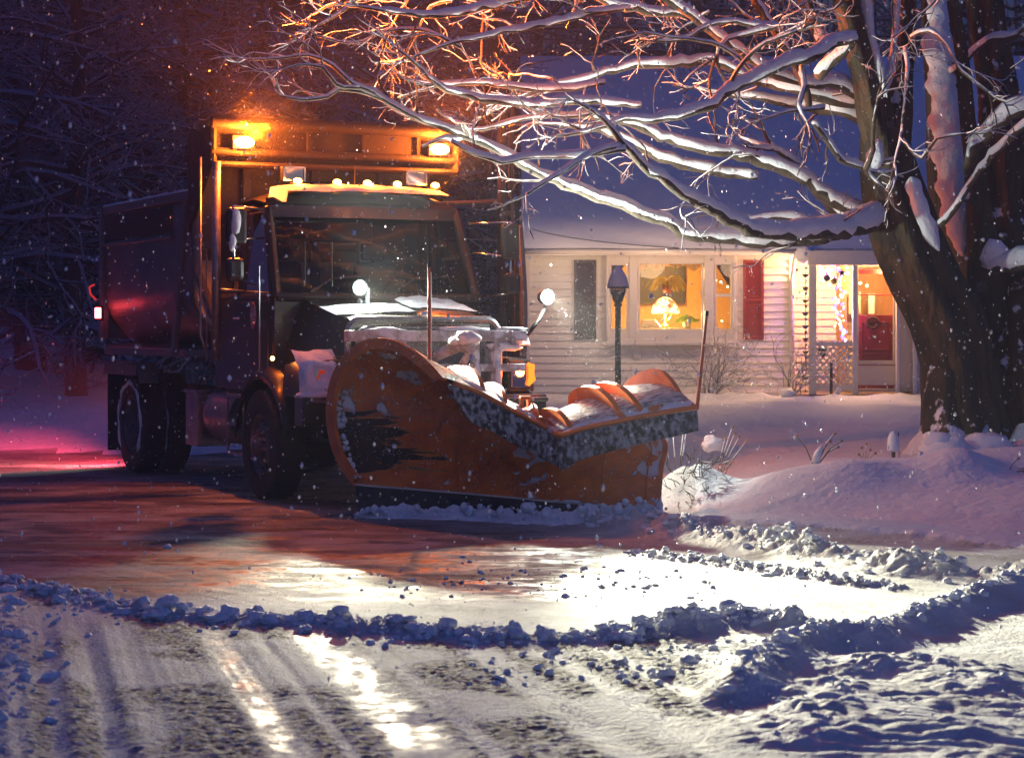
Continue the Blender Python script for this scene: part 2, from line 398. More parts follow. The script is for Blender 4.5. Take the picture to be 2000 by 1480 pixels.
def axis_coords(a, b, step, lo, hi, grow=1.25):
    xs = list(np.arange(a, b+step/2, step)); s = step; v = xs[-1]
    while v < hi: s *= grow; v += s; xs.append(v)
    s = step; v = xs[0]; left = []
    while v > lo: s *= grow; v -= s; left.append(v)
    return np.array(left[::-1]+xs)
xs = axis_coords(-3.6, 4.9, .017, -260, 260, 1.16)
ys = [7.0]
while ys[-1] < 20.5: ys.append(ys[-1]+.010*(ys[-1]/7)**1.55)
while ys[-1] < 45: ys.append(ys[-1]+.075*(ys[-1]/20)**2)
s_ = .4
while ys[-1] < 420: s_ *= 1.22; ys.append(ys[-1]+s_)
v = 7.0; s_ = .02; pre = []
while v > -60: s_ *= 1.3; v -= s_; pre.append(v)
ys = np.array(pre[::-1]+ys)
XX, YY = np.meshgrid(xs, ys)
HH, WET, GRIT, INS = height(XX, YY)
nx, ny = len(xs), len(ys)
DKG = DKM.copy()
V = np.stack([XX.ravel(), YY.ravel(), HH.ravel()], 1)
idx = np.arange(nx*ny).reshape(ny, nx)
Q = np.stack([idx[:-1,:-1], idx[:-1,1:], idx[1:,1:], idx[1:,:-1]], -1).reshape(-1, 4)
ins_f = INS.ravel()[Q].mean(1) > 0
def ground_piece(name, sel, material, label, kind='structure'):
    q = Q[sel]; used, inv = np.unique(q.ravel(), return_inverse=True)
    me = bpy.data.meshes.new(name); me.vertices.add(len(used)); me.vertices.foreach_set('co', V[used].ravel().astype(np.float32))
    me.loops.add(len(q)*4); me.loops.foreach_set('vertex_index', inv.astype(np.int32).ravel())
    me.polygons.add(len(q)); me.polygons.foreach_set('loop_start', np.arange(0, len(q)*4, 4, dtype=np.int32))
    me.polygons.foreach_set('use_smooth', np.ones(len(q), bool))
    me.update(calc_edges=True); me.validate()
    ca = me.color_attributes.new('wear', 'FLOAT_COLOR', 'POINT')
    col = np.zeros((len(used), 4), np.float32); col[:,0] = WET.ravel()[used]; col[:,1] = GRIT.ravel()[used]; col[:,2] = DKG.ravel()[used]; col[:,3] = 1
    ca.data.foreach_set('color', col.ravel())
    me.materials.append(material)
    o = bpy.data.objects.new(name, me); C.objects.link(o); return tag(o, label, None, None, kind)
def road_material():
    m = bpy.data.materials.new('packed_snow_road'); m.use_nodes = True; nt = m.node_tree; N = nt.nodes; L = nt.links
    b = N['Principled BSDF']
    at = N.new('ShaderNodeAttribute'); at.attribute_name = 'wear'
    sep = N.new('ShaderNodeSeparateColor'); L.new(at.outputs['Color'], sep.inputs[0])
    tc = N.new('ShaderNodeTexCoord')
    def nz(scale, det=6, st=(1,1,1)):
        mp = N.new('ShaderNodeMapping'); mp.inputs['Scale'].default_value = st; L.new(tc.outputs['Object'], mp.inputs[0])
        n = N.new('ShaderNodeTexNoise'); n.inputs['Scale'].default_value = scale; n.inputs['Detail'].default_value = det
        L.new(mp.outputs[0], n.inputs[0]); return n.outputs['Fac']
    def mr(v, a, b_, c=0, d=1):
        r = N.new('ShaderNodeMapRange'); r.inputs[1].default_value = a; r.inputs[2].default_value = b_; r.inputs[3].default_value = c; r.inputs[4].default_value = d
        L.new(v, r.inputs[0]); return r.outputs[0]
    def mth(op, a, bb):
        x = N.new('ShaderNodeMath'); x.operation = op; x.use_clamp = True
        for i, v in enumerate((a, bb)):
            if isinstance(v, (int, float)): x.inputs[i].default_value = v
            else: L.new(v, x.inputs[i])
        return x.outputs[0]
    def mix(f, c1, c2):
        x = N.new('ShaderNodeMix'); x.data_type = 'RGBA'; L.new(f, x.inputs[0])
        for i, v in ((6, c1), (7, c2)):
            if isinstance(v, tuple): x.inputs[i].default_value = (*v, 1)
            else: L.new(v, x.inputs[i])
        return x.outputs[2]
    wet = mth('MULTIPLY', sep.outputs[0], mr(nz(2.2, 6, (1,1,1)), .30, .48))
    c = mix(mr(nz(3), .3, .7), (.54,.53,.50), (.76,.77,.76))
    c = mix(mth('MULTIPLY', sep.outputs[1], mr(nz(26, 6), .36, .56)), c, (.15,.125,.09))
    c = mix(mth('MULTIPLY', wet, mr(nz(4, 8, (.6,2.4,1)), .38, .60, .55, .92)), c, (.085,.08,.078))
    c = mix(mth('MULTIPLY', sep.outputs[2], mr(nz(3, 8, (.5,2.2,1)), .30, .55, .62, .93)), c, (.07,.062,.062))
    L.new(c, b.inputs['Base Color']); b.inputs['Specular IOR Level'].default_value = .32
    L.new(mr(mth('MULTIPLY', wet, mr(nz(9, 7), .38, .56, .35, 1)), 0, .8, .8, .30), b.inputs['Roughness'])
    bp = N.new('ShaderNodeBump'); bp.inputs['Distance'].default_value = .02
    L.new(mr(wet, 0, .8, 1, .16), bp.inputs['Strength'])
    mx = N.new('ShaderNodeMix'); mx.data_type = 'FLOAT'; mx.inputs[0].default_value = .5; L.new(nz(60, 4), mx.inputs[2]); L.new(nz(18, 4), mx.inputs[3])
    L.new(mx.outputs[0], bp.inputs['Height']); L.new(bp.outputs[0], b.inputs['Normal'])
    return m
ROADM = road_material()
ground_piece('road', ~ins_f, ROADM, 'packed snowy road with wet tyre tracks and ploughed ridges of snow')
YARDM = mat('yard_snow', (.76,.79,.84), .75, noise=.10, nscale=5, bump=.9, bscale=14)
ground_piece('ground', ins_f, YARDM, 'deep smooth snow covering the front yard of the white house')

# loose lumps of snow thrown up along the ridges
def lumps():
    b = MB(); r_ = random.Random(3); pts = []
    def along(poly, n, spread, smin, smax, side=0, t0=0, t1=1):
        seg = [math.dist(a, c) for a, c in zip(poly[:-1], poly[1:])]; T = sum(seg)
        for _ in range(n):
            t = T*r_.uniform(t0, t1); k = 0
            while k < len(seg)-1 and t > seg[k]: t -= seg[k]; k += 1
            a, c = poly[k], poly[k+1]; f = t/seg[k]
            nx_, ny_ = -(c[1]-a[1])/seg[k], (c[0]-a[0])/seg[k]
            o = r_.gauss(side, spread); sz = smin+(smax-smin)*r_.random()**3
            pts.append((a[0]+(c[0]-a[0])*f+nx_*o, a[1]+(c[1]-a[1])*f+ny_*o, sz))
    along(W2, 900, .075, .006, .048, 0, .12, 1)
    along(W2, 420, .22, .006, .026, -.1, .12, 1)
    along(W1, 620, .11, .008, .040, 0)
    along(W1b, 360, .07, .006, .030)
    along(W2b, 180, .07, .007, .034)
    along(W3, 420, .035, .007, .034)
    along(W4, 90, .12, .005, .022)
    for _ in range(260):
        x = r_.uniform(-.2, 1.3); y = r_.uniform(9.6, 11.0); pts.append((x, y, .004+.020*r_.random()**4))
    for _ in range(340):
        y = r_.uniform(8, 13); s = r_.gauss(-2.35, .2); pts.append((s-.235*(y-9), y, .010+.035*r_.random()**3))
    for _ in range(260):
        x = r_.gauss(.35, .8); y = r_.gauss(13.6, .55); pts.append((x, y, .004+.020*r_.random()**4))
    for px, py, sz in ((330,1193,.070),(300,1200,.055),(420,1203,.065),(448,1200,.06),(385,1188,.045),(360,1180,.04),(500,1207,.05),(1425,1203,.07),(1505,1212,.055),(810,1222,.04),(328,1062,.03),(1300,1308,.035),(1215,1284,.03),(1345,1282,.04)):
        g = G(px, py+8); pts.append((g[0], g[1], sz))
    arr = np.array(pts); hz = height(arr[:,0], arr[:,1])[0]
    for (x, y, s), z in zip(pts, hz):
        if r_.random() < .22 and s < .035:
            q = Matrix.Rotation(r_.random()*6,3,'Z') @ Matrix.Rotation(r_.gauss(0,.5),3,'X') @ Matrix.Rotation(r_.gauss(0,.4),3,'Y')
            b.box((x, y, z+s*.3), (s*r_.uniform(1.2,2.4), s*r_.uniform(1,1.8), s*r_.uniform(.5,1.1)), q, r_.uniform(.55,.95)); continue
        n = 8 if s < .02 else (10 if s < .035 else 16)
        b.ball((x, y, z+s*.2), s, n, .55, (r_.uniform(.8,1.3), r_.uniform(.8,1.2), r_.uniform(.55,.85)))
    tag(b.build('snow_lumps', SNOW, smooth=True, auto=50), 'loose lumps and crumbs of snow strewn along the ploughed ridges', 'snow', None, 'stuff')
lumps()

# ---------------------------------------------------------------- the truck
PSI = R(26); O = Vector((-1.29, 20.53, 0))
truck = empty('plow_truck', O, PSI)
tag(truck, 'dark dump truck with orange snow plow, amber beacons and white work lamps lit', 'truck')
M_W = Matrix.Translation(O) @ Matrix.Rotation(PSI, 4, 'Z'); M_L = M_W.inverted()
def LP(px, py, Y): return M_L @ P(px, py, Y)

def wheel(x, y, r, w, side, front):
    """side -1: outer face towards -x"""
    z = r
    hub = MB(); o = (x, y, z)
    hx = side
    if front: hub.lathe([(0,hx*(w*.5+.06)),(.07,hx*(w*.5+.06)),(.10,hx*(w*.5+.02)),(.12,hx*w*.36)], o, 'x', 20)
    else: hub.lathe([(0,hx*(w*.05)),(.13,hx*(w*.05)),(.16,-hx*(w*.1)),(.16,-hx*w*.3)], o, 'x', 20)
    h = hub.build('wheel', RIMM, truck, smooth=True)
    t = MB(); hw = w/2
    ri = r*.56
    prof = [(ri,-hw*.80),(ri*1.08,-hw*.97),(r*.80,-hw*1.02),(r*.93,-hw*.98),(r*.985,-hw*.86),(r,-hw*.5),(r,-hw*.16),(r,hw*.16),(r,hw*.5),(r*.985,hw*.86),(r*.93,hw*.98),(r*.80,hw*1.02),(ri*1.08,hw*.97),(ri,hw*.80)]
    def tread(i, j, rr):
        if j in (4, 9) and (i % 4) < 2: return rr-.022
        if j in (5, 8) and ((i+1) % 4) < 1: return rr-.016
        if j in (6, 7): return rr-(.016 if (i+2) % 6 == 0 else .004)
        return rr
    t.lathe(prof, o, 'x', 96, tread)
    t.build('tyre', RUBBER, h, smooth=True, auto=35)
    k = MB()
    if front: dish = [(ri*1.0,hx*hw*.86),(ri*.96,hx*hw*.90),(ri*.90,hx*hw*.62),(ri*.80,hx*hw*.50),(ri*.62,hx*hw*.78),(ri*.30,hx*hw*.84),(0,hx*hw*.84)]
    else: dish = [(ri*1.0,hx*hw*.86),(ri*.97,hx*hw*.92),(ri*.90,hx*hw*.55),(ri*.84,-hx*hw*.2),(ri*.62,-hx*hw*.55),(ri*.30,-hx*hw*.5),(0,-hx*hw*.5)]
    k.lathe(dish, o, 'x', 40)
    k.cur = 1
    for i in range(10):
        a = 2*math.pi*i/10; q = ri*.71
        hole = hx*hw*.66 if front else -hx*hw*.35
        k.lathe([(0,hole+hx*.012),(.036,hole+hx*.012),(.040,hole-hx*.03)], (x, y+q*math.cos(a), z+q*math.sin(a)), 'x', 10)
    k.cur = 0
    for i in range(10):
        a = 2*math.pi*(i+.5)/10; q = ri*.44; hb = (hx*hw*.82 if front else -hx*hw*.5)
        k.lathe([(0,hb+hx*.045),(.016,hb+hx*.045),(.018,hb)], (x, y+q*math.cos(a), z+q*math.sin(a)), 'x', 6)
    k.build('rim', [RIMM, BLACK], h, smooth=True, auto=40)
    if not front:
        s = MB(); pts = []; rows = []
        for i in range(25):          # snow packed round the upper edge of the tyre's side wall
            a = R(-40+i*11); rr = r*(.80+.03*math.sin(i*1.7)); ww = .035+.012*math.sin(i*2.3)
            pts.append(Vector((x+hx*(hw*1.0), y+rr*math.cos(a), z+rr*math.sin(a))))
        s.tube(pts, [.012+.016*abs(math.sin(i*.9)) for i in range(25)], 6, jit=.3)
        s.build('snow', SNOW, h, smooth=True)
    return h
for sx in (-1, 1):
    wheel(sx*1.08, 0, .525, .29, sx, True)
    wheel(sx*1.10, 4.35, .56, .27, sx, False)
    wheel(sx*.79, 4.35, .56, .27, sx, False)

b = MB()
for sx in (-1, 1):
    b.b2(sx*.43-.04, sx*.43+.04, -1.1, 5.6, .72, .98)
b.tube([(-1.0,0,.52),(-.6,0,.46),(.6,0,.46),(1.0,0,.52)], .07, 10); b.tube([(-1.0,4.35,.56),(1.0,4.35,.56)], .10, 12); b.ball((0,4.35,.56), .26, 14)
b.tube([(0,.9,.75),(0,4.2,.58)], .05, 8)
b.b2(-.5,.5,.2,1.0,.55,.95); b.b2(-.35,.35,-.6,.3,.45,.9)
for y in (.9,1.9,2.9): b.b2(-.43,.43,y,y+.1,.76,.92)
b.b2(-.3,.3,1.5,2.3,.5,.74)
for sx in (-1,1):
    for k in range(5): b.box((sx*.43,4.35,.64+.022*k),(.08,1.3-.2*k,.018))
b.build('chassis', FRAME, truck, bevel=.006)
# steps, tanks, battery box between the wheels
b = MB(); b.lathe([(0,-.40),(.27,-.40),(.30,-.37),(.30,.37),(.27,.40),(0,.40)], (-.86,1.55,.74), 'y', 26)
b.build('fuel_tank', STEEL, truck, smooth=True, auto=30)
b = MB()
for z in (.38,.66,.94): b.b2(-1.17,-.92,.62,1.12,z,z+.035)
b.b2(-1.17,-1.15,.62,.65,.38,1.0); b.b2(-1.17,-1.15,1.09,1.12,.38,1.0)
b.build('cab_step', STEEL, truck, bevel=.006)
b = MB(); b.b2(-1.16,-.80,2.1,2.5,.40,.95); b.b2(-1.18,-.8,2.08,2.52,.951,.985); b.build('battery_box', STEEL, truck, bevel=.006)
b = MB(); b.b2(.92,1.17,.62,1.12,.38,.42); b.b2(.92,1.17,.62,1.12,.66,.70); b.b2(.92,.94,.62,1.12,.421,.659); b.build('cab_step', STEEL, truck, bevel=.006)

# cab: shell panels around the window openings
cb = MB()
WB, WT = 1.075, 1.0      # half width at belt and roof
yb0, yt0, yb1 = .02, .40, 1.72
zb, zt, zr = 1.93, 2.74, 2.97
def strip(pts, th=.05):   # thick bar through points
    cb.tube(pts, th, 6)
for sx in (-1, 1):
    # lower door skin, sill
    cb.hexa([(sx*1.09,.02,1.02),(sx*1.03,.02,1.02),(sx*1.03,1.72,1.02),(sx*1.09,1.72,1.02),(sx*WB,.02,zb),(sx*(WB-.06),.02,zb),(sx*(WB-.06),1.72,zb),(sx*WB,1.72,zb)] if sx > 0 else
            [(-1.03,.02,1.02),(-1.09,.02,1.02),(-1.09,1.72,1.02),(-1.03,1.72,1.02),(-(WB-.06),.02,zb),(-WB,.02,zb),(-WB,1.72,zb),(-(WB-.06),1.72,zb)])
    # A pillar
    cb.tube([(sx*(WB-.03),yb0,zb-.03),(sx*(WT-.01),yt0,zt+.04)], [.062,.056], 8)
    cb.tube([(sx*(WB-.03),1.02,zb-.03),(sx*(WT-.01),1.02,zt+.05)], .045, 6)
    cb.box((sx*(WB-.06),1.52,2.33),(.06,.40,.9))
    cb.tube([(sx*(WB-.03),.02,zb),(sx*(WB-.03),1.72,zb)], .04, 6)
# rear wall with a window
cb.b2(-1.05,1.05,1.66,1.72,1.0,2.05); cb.b2(-1.02,-.62,1.66,1.72,2.05,2.75); cb.b2(.62,1.02,1.66,1.72,2.05,2.75); cb.b2(-.62,.62,1.66,1.72,2.52,2.75)
# firewall and cowl
cb.b2(-1.07,1.07,.0,.05,1.0,1.92)
cb.tube([(-WB+.03,yb0-.01,zb-.01),(0,yb0-.10,zb-.02),(WB-.03,yb0-.01,zb-.01)], .05, 8)
cb.tube([(-WT,yt0,zt+.03),(0,yt0-.08,zt+.05),(WT,yt0,zt+.03)], .055, 8)
cb.b2(-1.0,1.0,.05,1.7,.98,1.05)
cab = cb.build('cab', CABP, truck, smooth=True, auto=35, bevel=.008)
rf = MB(); rows = []
for i, (y, z, k) in enumerate([(yt0-.09,zt+.04,.99),(yt0-.07,zt+.14,.985),(yt0+.0,zt+.20,.965),(yt0+.12,zr-.02,.94),(.9,zr+.02,.95),(1.4,zr,.95),(1.66,zr-.05,.95),(1.74,zr-.14,.97),(1.74,zt,1.0)]):
    row = []
    for j in range(17):
        u = -1+2*j/16; e = abs(u)**5
        row.append((u*WT*k*(1.02 if abs(u) > .99 else 1)+.0, y+(.09*u*u if i < 4 else 0), z+.03*(1-u*u)-e*(.10 if 1 < i < 8 else 0)))
    rows.append(row)
rf.grid(rows); rf.b2(-.98,.98,.36,1.72,2.72,2.76)
rf.build('roof', CABP, cab, smooth=True)
# interior
it = MB()
it.b2(-1.0,1.0,.08,.45,1.5,1.86)
it.build('dashboard', BLACK, cab, bevel=.03)
for sx in (-.52,.52):
    st = MB(); st.b2(sx-.25,sx+.25,.75,1.25,1.35,1.6)
    st.hexa([(sx-.25,1.2,1.5),(sx+.25,1.2,1.5),(sx+.25,1.38,1.5),(sx-.25,1.38,1.5),(sx-.22,1.32,2.3),(sx+.22,1.32,2.3),(sx+.22,1.45,2.3),(sx-.22,1.45,2.3)])
    st.b2(sx-.14,sx+.14,1.36,1.46,2.32,2.5); st.build('seat', SEATM, cab, bevel=.04)
sw = MB(); sw.tube([(.5+.22*math.cos(a),.55+.07*math.sin(a),1.93+.2*math.sin(a)) for a in [2*math.pi*i/24 for i in range(25)]], .015, 6); sw.tube([(.5,.3,1.7),(.5,.55,1.93)], .03, 6)
sw.tube([(.29,.54,1.93),(.71,.54,1.93)], .012, 5)
sw.build('steering_wheel', BLACK, cab, smooth=True)
for x in (-.45,-.15,.15,.45): bw = MB(); bw.cyl((x,1.64,2.06),(x,1.64,2.52),.012,n=6); bw.build('window_bar', CHROME, cab)
w = MB(); N_ = 10; rows = []
for i in range(5):
    t = i/4; row = []
    for j in range(N_+1):
        u = -1+2*j/N_; hw = (WB-.07)*(1-t)+(WT-.06)*t
        row.append((u*hw, yb0+(yt0-yb0)*t-.10*(1-u*u)*(1-.2*t)+.0, zb+(zt-zb)*t+.02))
    rows.append(row)
w.grid(rows); w.build('windscreen', WSG, cab, smooth=True)
for sx in (-1, 1):
    g = MB(); g.grid([[(sx*(WB-.035),.10,zb+.02),(sx*(WB-.035),1.0,zb+.02)],[(sx*(WT-.015),.46,zt),(sx*(WT-.015),1.0,zt)]]); g.build('side_window', WSG, cab)
    g = MB(); g.grid([[(sx*(WB-.035),1.05,zb+.02),(sx*(WB-.035),1.33,zb+.02)],[(sx*(WT-.015),1.05,zt),(sx*(WT-.015),1.33,zt)]]); g.build('side_window', WSG, cab)
    d = MB(); d.cur = 0
    yy0, yy1 = .10, 1.04
    d.hexa([(sx*1.105,yy0,1.10),(sx*1.09,yy0,1.10),(sx*1.09,yy1,1.10),(sx*1.105,yy1,1.10),(sx*1.092,yy0,1.88),(sx*1.07,yy0,1.88),(sx*1.07,yy1,1.88),(sx*1.092,yy1,1.88)])
    dd = d.build('door', CABP, cab, bevel=.012)
    em = MB(); em.lathe([(.001,sx*.004),(.085,sx*.003),(.09,0)], (sx*1.100,.52,1.74), 'x', 24, None); em.v = [(v[0],v[1]*1 if True else 0,1.74+(v[2]-1.74)*1.5) for v in em.v]; em.build('door_emblem', mat('emblem_print', (.55,.12,.12), .5, col2=(.5,.5,.52), nscale=22, thr=(.45,.5)), cab)
    hb = MB(); hb.tube([(sx*1.115,.86,1.72),(sx*1.14,.88,1.72),(sx*1.14,.98,1.72),(sx*1.115,1.0,1.72)], .012, 6); hb.build('handle', CHROME, cab)
wp = MB()
for x0 in (-.75, .1): wp.tube([(x0,yb0-.14,zb+.03),(x0+.25,yb0-.05,zb+.16),(x0+.62,yb0-.02,zb+.20)], .011, 5)
wp.build('wiper', BLACK, cab)
vis = MB(); vis.grid([[(u*.97, .34-.10*(1-u*u), 2.69) for u in [-1+.2*i for i in range(11)]],[(u*.97,.36-.10*(1-u*u),2.80) for u in [-1+.2*i for i in range(11)]]]); 
vis.build('visor', DARK, cab, solid=.012)

# hood
hd = MB(); rows = []
prof = [(.0,1.93,.97),(-.3,1.86,.93),(-.65,1.79,.88),(-.9,1.74,.84),(-1.02,1.68,.82),(-1.06,1.60,.80)]
for y, z, hw in prof:
    row = []
    for j in range(21):
        u = -1+2*j/20; a = abs(u)
        x = hw*(u if a < .8 else math.copysign(.8+(a-.8)*.9, u)); drop = .05*u*u+(.0 if a < .8 else ((a-.8)/.2)**1.6*.55)
        row.append((x, y, z-drop))
    rows.append(row)
hd.grid(rows)
for sx in (-1, 1): hd.hexa([(sx*.80,-1.05,1.0),(sx*.78,-1.05,1.0),(sx*.92,.0,1.0),(sx*.94,.0,1.0),(sx*.79,-1.05,1.15),(sx*.77,-1.05,1.15),(sx*.93,.0,1.5),(sx*.95,.0,1.5)])
hood = hd.build('hood', CABP, truck, smooth=True, auto=50)
# grille: frame ring and bars
gr = MB()
def rrect(hw, z0, z1, r, n=6):
    pts = []
    for cx, cz, a0 in ((hw-r,z1-r,0),(-hw+r,z1-r,90),(-hw+r,z0+r,180),(hw-r,z0+r,270)):
        for k in range(n+1): a = R(a0+90*k/n); pts.append((cx+r*math.cos(a), -1.10, cz+r*math.sin(a)))
    return pts+[pts[0]]
gr.tube(rrect(.76,1.04,1.70,.14), .035, 8)
gr.tube(rrect(.66,1.10,1.62,.08), .016, 6)
for k in range(7): gr.b2(-.64,.64,-1.09,-1.05,1.14+k*.07,1.16+k*.07)
gr.b2(-.70,.70,-1.03,-1.02,1.05,1.66)
gr.build('grille', STEEL, hood, smooth=True, auto=40)
mb_ = MB()
mb_.ball((0,-1.12,1.74),.035,8,0,(1.4,.6,1)); mb_.build('hood_badge', CHROME, hood, smooth=True)
for sx in (-1, 1):     # front fenders: arches over the wheels
    fd = MB(); rows = []
    for i in range(15):
        a = R(168-i*11.5); rr = .67
        y = .02+rr*math.cos(a)*1.04*-1*-1; z = .56+rr*math.sin(a)
        yy = -rr*math.cos(a)*-1*1.05
        rows.append([(sx*(.72),yy,z+.06),(sx*.95,yy,z+.055),(sx*1.16,yy,z+.02),(sx*1.215,yy,z-.03),(sx*1.22,yy,z-.09)])
    fd.grid(rows)
    fd.hexa([(sx*.74,-1.05,1.0),(sx*1.16,-1.0,1.0),(sx*1.18,-.55,1.0),(sx*.74,-.55,1.0),(sx*.76,-1.02,1.36),(sx*1.10,-.96,1.34),(sx*1.12,-.45,1.28),(sx*.76,-.45,1.40)])
    fd.build('fender', CABP, truck, smooth=True, auto=40, solid=.01)
    hl = MB()
    hl.hexa([(sx*.84,-1.14,1.02),(sx*1.16,-1.06,1.02),(sx*1.16,-.92,1.02),(sx*.84,-.98,1.02),(sx*.84,-1.14,1.34),(sx*1.12,-1.06,1.32),(sx*1.12,-.9,1.34),(sx*.84,-.96,1.36)])
    h = hl.build('headlight', BLACK, truck, bevel=.02)
    ln = MB(); ln.hexa([(sx*.87,-1.152,1.06),(sx*1.10,-1.094,1.06),(sx*1.10,-1.08,1.06),(sx*.87,-1.13,1.06),(sx*.87,-1.152,1.30),(sx*1.08,-1.10,1.28),(sx*1.08,-1.08,1.28),(sx*.87,-1.13,1.30)]); ln.build('lens', GLB, h, bevel=.01)
    if sx > 0:
        tn = MB(); tn.tube([(1.06,-1.115,1.285),(1.10,-1.105,1.26),(1.095,-1.11,1.20),(1.105,-1.105,1.14),(1.06,-1.12,1.085)], [.018,.036,.028,.038,.016], 8); tn.build('turn_signal', TURN, h, smooth=True)
bp_ = MB(); bp_.hexa([(-1.22,-1.18,.74),(1.22,-1.18,.74),(1.22,-.95,.74),(-1.22,-.95,.74),(-1.22,-1.20,1.0),(1.22,-1.20,1.0),(1.22,-.95,1.0),(-1.22,-.95,1.0)])
bp_.b2(-1.2,1.2,-1.28,-1.2,.93,.975)
bp_.build('bumper', DARK, truck, bevel=.02)

# roof lamps, square work lamps, aerial
for x in (-.68,-.27,.05,.37,.78):
    k = MB(); k.box((x,.45,3.012),(.12,.09,.045)); q = k.build('marker_lamp', BLACK, truck, bevel=.006)
    l = MB(); l.ball((x,.415,3.05),.036,10,0,(1.25,1,.85)); l.build('lens', AMB2, q, smooth=True)
for x, yy in ((-.66,.62),(.64,.62)):
    k = MB(); k.box((x,yy,3.13),(.22,.10,.14)); k.cyl((x,yy,2.97),(x,yy,3.07),.02,n=8); q = k.build('work_lamp', BLACK, truck, bevel=.012)
    l = MB(); l.box((x,yy-.052,3.13),(.19,.01,.11)); l.build('lens', GLB, q, bevel=.004)
    l = MB()
    for (a0,a1,c0,c1) in ((-.115,.115,.055,.072),(-.115,.115,-.072,-.055),(-.115,-.098,-.072,.072),(.098,.115,-.072,.072)): l.b2(x+a0,x+a1,yy-.066,yy-.045,3.13+c0,3.13+c1)
    l.build('bezel', CHROME, q)
k = MB(); k.tube([(.05,.75,2.98),(.05,.75,3.10),(.052,.75,3.25)],[.012,.005,.003],6); k.build('aerial', BLACK, truck)
k = MB(); k.box((-.05,1.45,3.04),(.3,.3,.16)); k.build('horn_box', DARK, truck, bevel=.02)

# mirrors
def mirror(x, y, z0, z1, name='mirror'):
    a = MB(); s = -1 if x < 0 else 1
    a.tube([(s*1.08,y+.25,z1-.0),(x,y,z1+.02),(x,y,z0-.25),(s*1.10,y+.35,z0-.30)], .016, 8)
    a.tube([(s*1.10,y+.2,z0+.15),(x,y,z0+.12)], .010, 6)
    m = a.build(name, CHROME, truck, smooth=True)
    for (c, d, r) in (((x+s*-.02,y-.03,(z0+z1)/2+.04),(.19,.07,z1-z0-.08),.03),((x,y-.03,z0-.16),(.18,.09,.22),.06)):
        q = MB(); q.box(c, d); q.build('housing', BLACK, m, bevel=r)
    q = MB(); q.box((x,y+.012,(z0+z1)/2+.04),(.15,.006,z1-z0-.16)); q.build('mirror_glass', GLB, m)
    return m
mirror(-1.47,.0,2.33,2.75); mirror(1.42,.0,2.22,2.66)
# long wires for the wide mirror
k = MB()
for x in (-1.25,): k.tube([(x,-.1,1.2),(x-.02,-.15,2.2)], .008, 5)
k.build('guide_rod', STEEL, truck)

# dump body: half round steel tub
BX = 1.30; y0, y1 = 1.85, 5.15
def tub(y):
    pts = []
    pts.append((BX, 2.96)); pts.append((BX, 2.60)); pts.append((BX-.0, 2.30))
    for k in range(11):
        a = R(0-9*k); pts.append((BX-.62+.62*math.cos(a), 2.05+ .62*math.sin(a)*1.0))
    pts.append((.3,1.43))
    return pts
bd = MB(); half = tub(0)
full = [(x, z) for x, z in half]+[(-x, z) for x, z in half[::-1]]
rows = [[(x, y, z) for x, z in full] for y in (y0, y0+.02, (y0+y1)/2, y1)]
bd.grid(rows)
body = bd.build('dump_body', BODYP, truck, smooth=True, auto=60, solid=.03)
tr_ = MB()
for sx in (-1, 1):
    tr_.b2(sx*1.30-.05, sx*1.30+.05, y0-.02, y1+.05, 2.93, 3.02)            # top rail
    tr_.b2(sx*1.335-.02, sx*1.335+.02, y0+.55, y1-.05, 2.56, 2.60)           # lip under the recessed panel
    tr_.hexa([(sx*1.34,y0+.50,1.35),(sx*1.28,y0+.50,1.35),(sx*1.28,y0+.62,1.35),(sx*1.34,y0+.62,1.35),(sx*1.36,y0+.02,2.95),(sx*1.30,y0+.02,2.95),(sx*1.30,y0+.14,2.95),(sx*1.36,y0+.14,2.95)])
    tr_.b2(sx*1.32-.045, sx*1.32+.045, y1-.07, y1+.06, 1.5, 3.02)
    tr_.hexa([(sx*.6,y0+.1,1.32),(sx*1.22,y0+.5,1.32),(sx*1.30,y1,1.32),(sx*.6,y1,1.32),(sx*.6,y0+.1,1.42),(sx*1.2,y0+.5,1.40),(sx*1.30,y1,1.42),(sx*.6,y1,1.5)] if sx > 0 else
             [(-1.22,y0+.5,1.32),(-.6,y0+.1,1.32),(-.6,y1,1.32),(-1.30,y1,1.32),(-1.2,y0+.5,1.40),(-.6,y0+.1,1.42),(-.6,y1,1.5),(-1.30,y1,1.42)])
tr_.build('body_frame', BODYP, body, bevel=.012)
bh = MB(); 
poly = [(x, z) for x, z in full]+[(-1.30,3.72),(1.30,3.72)]
bh.prism([(1.27,3.70),(-1.27,3.70)]+[(-x*.97, z) for x, z in half], lambda a, c, t: (a, t, c), y0-.06, y0-.02) if False else None
ring = [(-x, z) for x, z in half]+[(x, z) for x, z in half[::-1]]       # left top -> bottom -> right top
ring = ring+[(1.28,3.62),(-1.28,3.62)]
bh.prism(ring, lambda a, c, t: (a, t, c), y0-.075, y0-.02)
bh.build('bulkhead', BULK, body)
pp = MB(); lo = [(a, c) for a, c in ring[:-2] if c < 2.42]  # lower bulkhead repeated in a paler colour, its light painted in
pp.prism([(a*.985, c+.01) for a, c in lo], lambda a, c, t: (a, t, c), y0-.0885, y0-.0765)
pp.build('bulkhead_lit_area', BULKLIT, body)
for sx in (-1,1): sr = MB(); sr.tube([(sx*1.30,y0+.1+.2*k,3.03+.004*(k%3)) for k in range(17)], [.028+.008*math.sin(k*2.1) for k in range(17)], 7, squash=.6); sr.build('snow', SNOW, body, smooth=True)
rp = MB(); rp.b2(-1.338,-1.318,y0+.62,y1-.12,2.63,2.90); rp.build('side_panel', SHLD, body)
br = MB()
